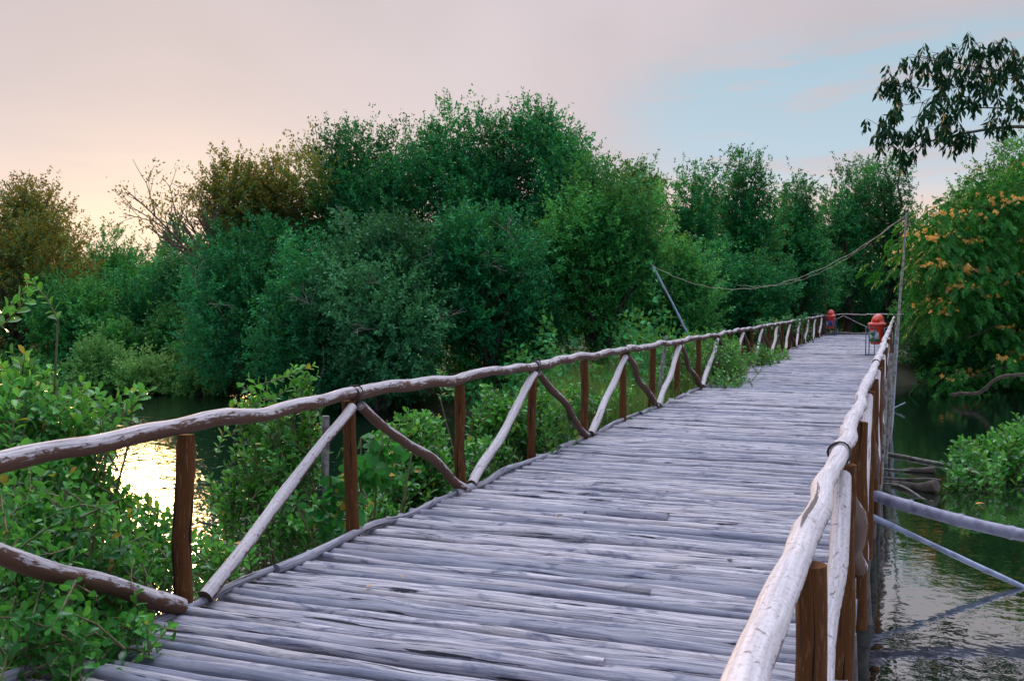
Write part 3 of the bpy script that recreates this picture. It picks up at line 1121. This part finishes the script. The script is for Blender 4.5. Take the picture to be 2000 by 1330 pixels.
tree('mangrove_tree', 'tall tree with a ragged domed top left of the tallest crowns', 'tree', 725, 300, 130, 640, 31, LD, 52000, extra=[(650, 310, 42), (775, 290, 36), (690, 285, 34), (830, 330, 50)], sprig=0.5)
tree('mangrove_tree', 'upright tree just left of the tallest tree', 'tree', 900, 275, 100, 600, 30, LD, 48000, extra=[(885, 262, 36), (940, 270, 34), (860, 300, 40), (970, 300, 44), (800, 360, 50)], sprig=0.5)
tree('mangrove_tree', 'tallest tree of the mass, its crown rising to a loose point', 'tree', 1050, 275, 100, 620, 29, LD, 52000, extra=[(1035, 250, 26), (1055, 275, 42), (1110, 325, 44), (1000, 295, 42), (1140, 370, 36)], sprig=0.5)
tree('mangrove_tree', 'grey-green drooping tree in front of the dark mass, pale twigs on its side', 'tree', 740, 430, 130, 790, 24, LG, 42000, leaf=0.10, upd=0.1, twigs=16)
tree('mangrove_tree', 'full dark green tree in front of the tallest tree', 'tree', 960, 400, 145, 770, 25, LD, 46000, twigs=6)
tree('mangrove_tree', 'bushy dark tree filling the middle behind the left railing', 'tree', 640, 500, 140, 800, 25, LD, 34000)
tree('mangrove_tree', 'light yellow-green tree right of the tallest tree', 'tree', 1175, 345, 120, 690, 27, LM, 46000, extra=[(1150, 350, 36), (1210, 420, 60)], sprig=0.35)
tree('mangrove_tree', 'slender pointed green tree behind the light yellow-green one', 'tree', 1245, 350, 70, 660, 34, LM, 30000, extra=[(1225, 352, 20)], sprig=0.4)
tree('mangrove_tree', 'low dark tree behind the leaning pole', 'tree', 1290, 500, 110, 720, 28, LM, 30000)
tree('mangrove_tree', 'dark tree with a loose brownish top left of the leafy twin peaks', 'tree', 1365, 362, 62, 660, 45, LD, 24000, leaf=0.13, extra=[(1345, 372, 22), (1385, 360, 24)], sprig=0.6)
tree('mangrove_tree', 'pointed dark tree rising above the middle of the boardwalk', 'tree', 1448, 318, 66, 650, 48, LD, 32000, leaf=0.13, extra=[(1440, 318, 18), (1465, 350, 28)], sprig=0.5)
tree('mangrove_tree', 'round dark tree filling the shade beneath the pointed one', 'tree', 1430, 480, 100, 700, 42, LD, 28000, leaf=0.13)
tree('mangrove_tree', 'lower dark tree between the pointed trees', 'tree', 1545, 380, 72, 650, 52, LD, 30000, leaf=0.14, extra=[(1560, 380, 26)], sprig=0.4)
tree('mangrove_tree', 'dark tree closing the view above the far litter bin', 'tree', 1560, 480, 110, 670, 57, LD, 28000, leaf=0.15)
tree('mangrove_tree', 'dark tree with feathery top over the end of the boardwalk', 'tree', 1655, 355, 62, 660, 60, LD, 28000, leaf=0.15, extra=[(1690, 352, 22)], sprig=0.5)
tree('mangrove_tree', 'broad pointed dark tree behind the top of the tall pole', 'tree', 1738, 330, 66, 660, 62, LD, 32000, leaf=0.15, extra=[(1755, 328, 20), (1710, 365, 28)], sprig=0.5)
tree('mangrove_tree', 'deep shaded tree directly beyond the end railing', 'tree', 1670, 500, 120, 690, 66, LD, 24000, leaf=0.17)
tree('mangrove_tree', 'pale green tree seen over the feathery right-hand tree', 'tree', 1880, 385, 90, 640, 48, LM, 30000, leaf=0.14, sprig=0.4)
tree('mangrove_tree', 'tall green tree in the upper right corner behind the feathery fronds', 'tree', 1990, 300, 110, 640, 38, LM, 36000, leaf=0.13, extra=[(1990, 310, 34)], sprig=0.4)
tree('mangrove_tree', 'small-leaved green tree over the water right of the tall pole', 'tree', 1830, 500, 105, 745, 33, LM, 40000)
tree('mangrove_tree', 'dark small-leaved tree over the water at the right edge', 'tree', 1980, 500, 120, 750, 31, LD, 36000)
# bank shrubs across the pond
for a in [('bright blue-green round bush on the far bank', 245, 648, 38, 705, 30, LM, 5000),
          ('upright teal bush beside the round one on the far bank', 335, 615, 42, 700, 30, LM, 7000),
          ('pale leafy bush on the far bank under the dark spreading tree', 400, 640, 55, 745, 29, M['leaf_pale'], 8000),
          ('low pale bush at the water line, left part of the far bank', 190, 680, 55, 765, 28.5, M['leaf_pale'], 7000),
          ('low ragged bush at the water line, middle of the far bank', 290, 712, 60, 772, 28.2, M['leaf_pale'], 7000),
          ('low bush at the water line, right part of the far bank', 390, 722, 60, 778, 28, M['leaf_pale'], 7000)]:
    lb, px, top, half, bot, Z, mt, n = a
    tree('bush', lb, 'bush', px, top, half, bot, Z, mt, n, 0.10, None, 'bushes on the far bank', (), 0.2, 8)

# a continuous wood far behind, and low growth along the banks
fw = MB()
N = 150000
px_ = R.uniform(-700, 2600, N)
Z_ = R.uniform(50, 88, N)
u_ = R.random(N)
pp = EY + FW * Z_[:, None] + RT[None] * ((px_ - 1000) / 2000 * Z_)[:, None]
hgt_ = 3.6 + 1.3 * np.sin(px_ * 0.021) + 0.9 * np.sin(px_ * 0.057 + 1) + 0.06 * (Z_ - 50)
pp[:, 2] = -0.6 + (hgt_ + 1.0) * u_ ** 0.85
keep = ~((pp[:, 0] > -7) & (pp[:, 0] < 2.5) & (pp[:, 1] < 64))
pp, px_ = pp[keep], px_[keep]
N = len(pp)
leaves(fw, pp, rdir(N), rdir(N, 0.5), 0.30, 0.15, T_DIA, np.clip(0.5 + 0.3 * np.sin(px_ * 0.05) + R.normal(size=N) * 0.2, 0, 0.9))
tag(fw.build('far_wood', LD), 'dark far-off wood closing the view behind the trees', 'wood', None, 'stuff')
ug = MB()
N = 60000
ang = np.arctan((R.uniform(-700, 2700, N) - 1000) / 2000)
dep = R.random(N) ** 1.3 * 9
rr_ = shore(ang) + 0.3 + dep
pp = EY[None] + rr_[:, None] * (np.cos(ang)[:, None] * np.array([-math.sin(YAW), math.cos(YAW), 0])[None] + np.sin(ang)[:, None] * RT[None])
lump_ = 0.8 + 0.5 * np.sin(ang * 60) + 0.35 * np.sin(ang * 143 + dep)
pp[:, 2] = ground_h(pp[:, 0], pp[:, 1]) + R.random(N) * np.clip(lump_, 0.25, 2) * (0.9 + dep * 0.13)
keep = ~((pp[:, 0] > XL - 0.7) & (pp[:, 0] < 0.5) & (pp[:, 1] < 58)) & ~((pp[:, 0] > XL - 2) & (pp[:, 0] < 0.5) & (pp[:, 1] > 50) & (pp[:, 1] < 57))
pp = pp[keep]
N = len(pp)
leaves(ug, pp, rdir(N, 0.5), rdir(N, 0.7), 0.16, 0.075, T_DIA, np.clip(R.random(N) * 0.8, 0, 1))
tag(ug.build('undergrowth', LM), 'ragged low green growth along the pond banks', 'undergrowth', None, 'stuff')

# the bare-branched dead tree against the glow
dt = thing('bare_tree', P(440, 560, 29), 'mostly bare tree with fanned twigs against the golden sky', 'tree')
mb, lv = MB(), MB()


def fork(p, dr, ln, r, lev):
    n = 5
    s = np.linspace(0, 1, n)
    bend_ = rdir(1)[0] * 0.18 * ln
    pts = p + dr * ln * s[:, None] + (s ** 2)[:, None] * bend_
    tube(mb, pts, r * (1 - 0.45 * s), 5, cap=False)
    if lev == 0:
        if R.random() < 0.45:
            k = 14
            q = pts[-1] + R.normal(size=(k, 3)) * 0.12
            leaves(lv, q, R.normal(size=(k, 3)) + dr, rdir(k, 0.6), 0.11, 0.05)
        return
    for q in range(R.integers(2, 5)):
        sp_ = R.uniform(0.4, 1.0)
        pp = pts[0] + (pts[-1] - pts[0]) * sp_
        nd = unit(dr + rdir(1)[0] * 0.62 + np.array([0, 0, 0.12]))
        fork(pp, nd, ln * R.uniform(0.55, 0.8), r * 0.55, lev - 1)


for (ax, ay) in ((250, 430), (300, 385), (350, 400), (395, 400), (290, 460)):
    p0 = P(440, 560, 29)
    tg = P(ax, ay, 29 + R.normal() * 0.4)
    dv = tg - p0
    fork(p0, unit(dv + [0, 0, 0.2]), np.linalg.norm(dv) * 0.55, 0.06, 3)
mb.build('trunk', M['twig'], dt)
lv.build('crown', M['leaf_goldlit'], dt)
dt = thing('bare_tree', P(650, 420, 30), 'thin spray of bare twigs rising just left of the ragged domed tree top', 'tree')
mb, lv = MB(), MB()
for (p0x, p0y, ax, ay) in ((650, 420, 615, 265), (650, 420, 650, 262)):
    p0 = P(p0x, p0y, 30)
    tg = P(ax, ay, 30)
    fork(p0, unit(tg - p0), np.linalg.norm(tg - p0) * 0.62, 0.035, 2)
mb.build('trunk', M['twig'], dt)
lv.build('crown', M['leaf_goldlit'], dt)

# ------------------------------------------------------------------ feathery tree on the right
ft = thing('rain_tree', P(2260, 760, 30), 'feathery-leaved tree with pink and orange puff flowers reaching in from the right', 'tree')
wd, fr_, fl = MB(), MB(), MB()


def frond(p, dr, L):
    """drooping feather: many narrow leaflets in pairs along a curved rib"""
    k = 15
    s = (np.arange(k) + 0.6) / k
    h = unit([dr[0], dr[1], 0.0])
    pts = p + h * (s * L * 0.62)[:, None] + np.array([0, 0, 1.0]) * (dr[2] * s * L * 0.3 - 0.62 * L * s ** 2)[:, None]
    side = np.cross(h, [0, 0, 1.0])
    for sg in (-1, 1):
        dd = side * sg * 0.75 + h * 0.35 + np.array([0, 0, -0.6]) + R.normal(size=(k, 3)) * 0.22
        leaves(fr_, pts, dd, np.tile(h, (k, 1)) + R.normal(size=(k, 3)) * 0.2, L * 0.34 * np.sin(np.pi * (0.18 + s * 0.72)), L * 0.085, T_DIA, np.clip(R.random(k) * 0.4 + R.random() * 0.6, 0, 1))


def puff(p, r):
    k = 16
    dd = rdir(k, 0.7)
    leaves(fl, np.tile(p, (k, 1)), dd, rdir(k), r * R.uniform(0.7, 1.1, k), r * 0.42, T_DIA, np.clip(R.random(k) * 0.5 + R.random() * 0.5, 0, 1))


def spray(p, n, spread, flow, L=0.30, flat=0.6):
    for q in range(n):
        o_ = R.normal(size=3) * spread * np.array([1, 1, flat])
        dr = unit(o_ + rdir(1)[0] * 0.4)
        frond(p + o_, dr, L * R.uniform(0.7, 1.25))
    for q in range(flow):
        o_ = R.normal(size=3) * spread * np.array([1, 1, flat * 0.8])
        o_[2] = abs(o_[2]) * 0.6 + 0.04
        c_ = p + o_ * 0.7 + unit(p - EY) * -0.35
        for w_ in range(R.integers(2, 5)):
            puff(c_ + R.normal(size=3) * [0.12, 0.12, 0.05], R.uniform(0.055, 0.10))


def limb(pts_px, r0, r1, Z0, Z1, sides=7):
    pp = np.array([P(x, y, Z0 + (Z1 - Z0) * q / (len(pts_px) - 1)) for q, (x, y) in enumerate(pts_px)])
    n = len(pp)
    s = np.linspace(0, n - 1, n * 5)
    pts = np.stack([np.interp(s, np.arange(n), pp[:, a]) for a in range(3)], -1)
    for a in range(3):
        pts[2:-2, a] = np.convolve(pts[:, a], np.ones(5) / 5, 'valid')
    tube(wd, pts, np.linspace(r0, r1, len(pts)), sides)
    return pts


# trunk outside the frame, limbs reaching in
tb = P(2260, 760, 30)
tube(wd, [tb - [0, 0, 0.8], tb + [0, 0, 1.5], P(2210, 480, 30), P(2200, 300, 30)], [0.36, 0.32, 0.27, 0.2], 10)
# main fronded mass with flowers
for pts_ in ([(2210, 640), (2080, 540), (1990, 545), (1930, 580), (1880, 590)], [(2210, 560), (2100, 470), (2000, 430), (1900, 400)], [(2220, 700), (2100, 610), (2000, 585), (1940, 640), (1890, 660)],
             [(2210, 740), (2100, 720), (2000, 700), (1930, 730), (1880, 740)], [(2200, 520), (2050, 500), (1930, 490), (1830, 500), (1760, 560)]):
    limb(pts_, 0.10, 0.018, 30, 28)
mass = []
for q in range(150):
    x = R.uniform(1782, 2080)
    lo = np.interp(x, [1730, 1780, 1850, 1900, 2000, 2080], [540, 455, 420, 380, 325, 300])
    hi = np.interp(x, [1730, 1780, 1850, 1900, 2000, 2080], [610, 640, 620, 640, 680, 690])
    y = R.uniform(lo, hi)
    if x > 1815 or y < 560:
        mass.append((x, y))
mass += [ (1860, 735), (1880, 745), (1905, 735), (1850, 742), (1990, 690), (1970, 705), (2000, 700), (1985, 735), (1765, 530)]
for (x, y) in mass:
    Zc = R.uniform(27.2, 30.5)
    p = P(x, y, Zc)
    spray(p, 24, 0.38, (R.integers(3, 8) if R.random() < 0.45 else 0), 0.42)
wd.build('trunk', M['trunk'], ft)
fr_.build('crown', M['frond'], ft)
fl.build('flowers', M['flower'], ft)


# ------------------------------------------------------------------ dark overhanging branch, upper right
ot = thing('overhanging_tree', P(2290, 720, 29), 'dark branch of large drooping leaves hanging across the sky in the upper right', 'tree')
wd2, dl = MB(), MB()


def limb2(pts_px, r0, r1, Z0, Z1, sides=7):
    global wd
    keep_, wd = wd, wd2
    o_ = limb(pts_px, r0 * 0.55, r1 * 0.7, Z0, Z1, sides)
    wd = keep_
    return o_


def droop(p, n, spread):
    """bunches of long leaves hanging from a twig end"""
    for q in range(n):
        c_ = p + R.normal(size=3) * spread * np.array([1, 1, 0.7])
        tube(wd2, np.array([p, (p + c_) / 2 + R.normal(size=3) * 0.03, c_]), [0.008, 0.006, 0.004], 4, cap=False)
        k = R.integers(7, 13)
        a0 = R.random(k) * 6.28
        s_ = np.linspace(0, 1, k)
        dd = np.stack([np.cos(a0) * 0.5, np.sin(a0) * 0.5, -0.9 + R.normal(size=k) * 0.25], -1)
        pos_ = c_ + np.stack([np.cos(a0) * 0.03, np.sin(a0) * 0.03, -0.26 * s_], -1)
        leaves(dl, pos_, dd, rdir(k), R.uniform(0.19, 0.32, k), 0.085, T_DIA, np.clip(R.random(k), 0, 1))


tb2 = P(2290, 720, 29)
tube(wd2, [tb2 - [0, 0, 0.9], tb2 + [0, 0, 2.0], P(2250, 450, 30), P(2204, 328, 30)], [0.30, 0.26, 0.2, 0.1], 10)
tube(wd2, [P(2250, 450, 30), P(2230, 350, 30), P(2188, 260, 30)], [0.2, 0.14, 0.07], 8)
# upper overhanging branch
limb2([(2205, 330), (2090, 262), (2000, 246), (1930, 252), (1850, 268), (1800, 280), (1770, 300)], 0.13, 0.02, 30, 28.5)
limb2([(2190, 260), (2080, 180), (1990, 145), (1900, 130), (1800, 110)], 0.10, 0.016, 30, 29)
limb2([(2080, 258), (2000, 215), (1920, 210), (1850, 215), (1780, 230)], 0.06, 0.012, 29.6, 28.5)
limb2([(2000, 150), (1900, 165), (1820, 180), (1745, 160)], 0.03, 0.010, 29.3, 28.7)
UPC = [(1800, 112, 30), (1840, 105, 24), (1880, 95, 24), (1915, 85, 28), (1960, 90, 34), (1990, 100, 30), (1750, 150, 24), (1745, 160, 16), (1785, 160, 30), (1830, 150, 30), (1870, 150, 30),
       (1910, 140, 34), (1950, 140, 34), (1990, 150, 34), (1810, 200, 30), (1850, 195, 30), (1895, 190, 30), (1940, 180, 28), (1985, 200, 28), (1760, 210, 26), (1725, 245, 24), (1745, 260, 22),
       (1780, 265, 26), (1770, 295, 18), (1815, 250, 28), (1860, 245, 24), (1900, 258, 18), (1960, 235, 20), (2030, 120, 50), (2060, 200, 50), (1850, 225, 24), (1880, 270, 16)]
for (x, y, r) in UPC:
    Zc = 28.0 + R.normal() * 0.5
    x -= 8
    p = P(x, y, Zc)
    droop(p, int(r * 0.26) + 2, r * Zc / 2000 * 0.62)

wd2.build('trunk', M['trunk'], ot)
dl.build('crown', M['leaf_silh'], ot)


# ------------------------------------------------------------------ shrubs near the boardwalk
def shrub(name, label, lobes, base, n_shoots, leaf=0.062, mat='leaf_near', group='shrubs growing along the left railing', shoot=0.42, stepl=0.026, wfac=0.52, upd=0.8, cat='shrub', stem_r=0.0048, floor=None):
    """lobes: (px, py, Z, rx_px, ry_px, rz_m). Shoots with paired leaves; woody stems below."""
    root = thing(name, base, label, cat, group)
    base = np.asarray(base, float)
    sm, lv_ = MB(), MB()
    area = np.array([l[3] * l[4] for l in lobes], float)
    area /= area.sum()
    PO, DI, NR, LN, TN = [], [], [], [], []
    for lb, w in zip(lobes, area):
        k = max(2, int(round(n_shoots * w)))
        for q in range(k):
            while True:
                u = R.uniform(-1, 1, 3)
                if np.dot(u, u) < 1:
                    break
            px, py, Z, rx, ry, rz = lb
            tip = P(px + u[0] * rx, py + u[1] * ry, Z + u[2] * rz)
            fl_ = WATER if floor is None else floor
            if tip[2] < fl_ + 0.08:
                tip[2] = fl_ + 0.08 + R.random() * 0.1
            dr = unit(rdir(1)[0] * 0.65 + np.array([0, 0, upd]) + unit((tip - base) * [1, 1, 0]) * 0.35)
            L = shoot * R.uniform(0.6, 1.2)
            ns = max(5, int(L / stepl / 1.6))
            s = np.linspace(0, 1, ns)
            bendv = rdir(1)[0] * 0.10
            pts = tip - dr * L * (1 - s)[:, None] + (s * (1 - s))[:, None] * bendv
            tube(sm, pts[[0, ns // 2, ns - 1]], np.array([1.4, 1.1, 0.5]) * stem_r, 4, cap=False)
            if q % 4 == 0:
                g = base + (tip - base) * [0.35, 0.35, 0] + R.normal(size=3) * [0.1, 0.1, 0]
                g[2] = base[2] - 0.1
                mid = (g + pts[0]) / 2 + R.normal(size=3) * 0.06
                tube(sm, np.array([g, mid, pts[0]]), [stem_r * 3, stem_r * 2, stem_r * 1.4], 5, cap=False)
            side0 = unit(np.cross(dr, rdir(1)[0]))
            side1 = np.cross(dr, side0)
            rt_ = R.random() * 0.5 + 0.05
            for ii in range(ns):
                sd_ = side0 if ii % 2 == 0 else side1
                for sg in (-1, 1):
                    PO.append(pts[ii])
                    DI.append(sd_ * sg * 0.85 + dr * (0.55 + 0.5 * s[ii]) + R.normal(size=3) * 0.18)
                    NR.append(dr + R.normal(size=3) * 0.25 + [0, 0, 0.4])
                    LN.append(leaf * R.uniform(0.7, 1.15) * (1 - 0.35 * max(0, s[ii] - 0.75) * 4 * 0.6))
                    TN.append(min(1.0, rt_ + R.random() * 0.42 + 0.12 * s[ii]) if R.random() > 0.005 else 1.0)
    LN = np.array(LN)
    leaves(lv_, np.array(PO), np.array(DI), np.array(NR), LN, LN * wfac, T_LEAF, np.array(TN))
    sm.build('stems', M['stem'], root)
    lv_.build('foliage', M[mat], root)
    return root


def wbase(px, Z):
    p = P(px, 900, Z)
    p[2] = WATER - 0.15
    return p


shrub('mangrove_shrub', 'large shrub at the left edge rising above the handrail', [
    (60, 800, 6.4, 90, 100, 0.7), (150, 800, 6.4, 45, 60, 0.5), (30, 720, 6.6, 40, 50, 0.5), (190, 780, 6.2, 14, 30, 0.4), (270, 765, 6.2, 40, 12, 0.2), (60, 560, 6.4, 8, 40, 0.1), (90, 900, 6.0, 100, 60, 0.5)], wbase(60, 6.5), 215, 0.085)
shrub('mangrove_shrub', 'leafy shrub spilling over the deck edge in the near left corner', [
    (60, 1100, 4.9, 110, 130, 0.5), (180, 1060, 5.2, 110, 110, 0.4), (90, 1230, 4.4, 110, 70, 0.3), (200, 1160, 5.1, 80, 60, 0.2), (250, 1225, 4.7, 90, 30, 0.12), (60, 980, 5.3, 90, 60, 0.4)], wbase(40, 5.1), 350, 0.066, shoot=0.32, upd=0.5)
shrub('mangrove_shrub', 'shrub in front of the bright water between the first two left posts', [
    (250, 1000, 6.5, 70, 40, 0.4), (290, 1070, 6.2, 110, 60, 0.5), (430, 1080, 6.8, 60, 50, 0.3), (180, 950, 6.3, 50, 50, 0.3)], wbase(290, 6.5), 150, 0.075, shoot=0.34)
shrub('mangrove_shrub', 'tall shrub with upright pale shoots left of the stake', [
    (520, 880, 8.0, 75, 90, 0.5), (590, 760, 8.0, 34, 50, 0.2), (490, 780, 8.0, 40, 50, 0.3), (560, 1000, 7.6, 80, 60, 0.4), (610, 860, 8.0, 40, 60, 0.3), (450, 960, 8.0, 50, 60, 0.3), (608, 728, 8.0, 12, 22, 0.1)], wbase(540, 8.0), 190, 0.078, shoot=0.38)
shrub('mangrove_shrub', 'bright shrub under the sloping brace between the second and third left posts', [
    (800, 860, 9.6, 90, 50, 0.4), (770, 940, 9.2, 80, 50, 0.4), (850, 930, 9.4, 60, 60, 0.3), (740, 1000, 8.4, 50, 30, 0.2), (820, 820, 9.8, 60, 20, 0.2)], wbase(800, 9.5), 250, 0.080, shoot=0.34)
shrub('mangrove_shrub', 'dense shrub between the third and fifth left posts', [
    (1000, 830, 11.0, 90, 55, 0.4), (1060, 790, 11.5, 60, 40, 0.4), (960, 790, 11.0, 40, 40, 0.3), (950, 880, 10.2, 50, 30, 0.3), (1080, 850, 11.6, 50, 30, 0.3), (860, 690+40, 11.0, 10, 12, 0.1)], wbase(1010, 11.2), 300, 0.085, shoot=0.34)
shrub('mangrove_shrub', 'leafy shrub among the grass around the sixth and seventh left posts', [
    (1150, 790, 14.5, 40, 35, 0.5), (1120, 760, 14.5, 30, 20, 0.4), (1210, 770, 15.5, 30, 25, 0.4)], [float(v) for v in (P(1150, 800, 14.6) * [1, 1, 0] + [0, 0, -0.6])], 110, 0.085, shoot=0.34, stepl=0.034, floor=-0.5)
shrub('climbing_vine', 'drooping heart-leaved vine at the foot of the second left post', [
    (662, 985, 7.35, 20, 60, 0.10), (740, 930, 8.0, 40, 30, 0.15), (655, 1030, 7.2, 22, 25, 0.08), (745, 890, 8.2, 40, 12, 0.1)], wbase(665, 7.5), 34, 0.10, 'leaf_vine', shoot=0.30, stepl=0.05, wfac=0.7, upd=-0.3, cat='vine')
FL = -0.35
def lbase(px, Z):
    p = P(px, 760, Z)
    p[2] = -0.45
    return p
shrub('bush', 'flowering green bush swelling over the deck edge in the middle distance', [
    (1390, 690, 20.5, 60, 35, 0.8), (1430, 680, 21.5, 50, 30, 0.8), (1380, 655, 22, 50, 16, 0.6), (1420, 735, 19.3, 38, 18, 0.4), (1445, 710, 20.5, 30, 18, 0.4)], lbase(1400, 20.5), 260, 0.085, shoot=0.40, stepl=0.04, floor=FL)
shrub('bush', 'small dark bush creeping onto the deck further along the left edge', [
    (1500, 700, 27, 26, 18, 0.5), (1520, 690, 29, 22, 16, 0.5), (1480, 690, 26, 30, 22, 0.6)], lbase(1495, 27), 120, 0.095, shoot=0.40, stepl=0.045, floor=FL)
shrub('bush', 'pale-leaved bush rising over the handrail near the far litter bin', [
    (1545, 625, 36, 22, 12, 0.6), (1572, 620, 38, 8, 9, 0.4), (1500, 632, 33, 26, 10, 0.6), (1580, 655, 41, 10, 6, 0.4)], lbase(1540, 36), 90, 0.13, 'leaf_grey', shoot=0.5, stepl=0.06, floor=FL)
shrub('bush', 'low weedy bush behind the handrail under the leaning pole', [
    (1330, 665, 21, 50, 18, 0.8), (1280, 690, 20, 40, 22, 0.6), (1300, 730, 18.5, 40, 25, 0.5)], lbase(1310, 20.5), 160, 0.08, shoot=0.4, stepl=0.04, floor=FL)
shrub('mangrove_shrub', 'low bush standing in the water at the right edge', [
    (1950, 900, 14.6, 90, 45, 0.8), (1885, 880, 14.2, 35, 25, 0.5), (2010, 850, 15.2, 50, 50, 0.8), (1960, 860, 15, 50, 30, 0.5), (1900, 920, 13.8, 50, 20, 0.5)], wbase(1960, 14.6), 240, 0.115, shoot=0.34, stepl=0.035, group=None)

# grass bank beside the middle of the left railing
gb = MB()
N = 9000
gxs = []
for q in range(N):
    x = R.uniform(1090, 1440)
    y = R.uniform(730, 850)
    gxs.append((x, y))
gp = []
for (x, y) in gxs:
    Z_ = R.uniform(14.2, 24)
    p = P(x, y, Z_)
    if p[0] < XL - 0.12:
        p[2] = R.uniform(-0.55, -0.35)
        gp.append(p)
gp = np.array(gp)
k = len(gp)
dd = rdir(k) * 0.5 + np.array([0, 0, 1.1])
leaves(gb, gp, dd, rdir(k), R.uniform(0.35, 0.85, k), 0.018, T_DIA, R.random(k))
tag(gb.build('grass', M['grass']), 'long pale grass growing behind the left railing', 'grass', None, 'stuff')

# drop helper values
for o in bpy.data.objects:
    if '_o' in o:
        del o['_o']
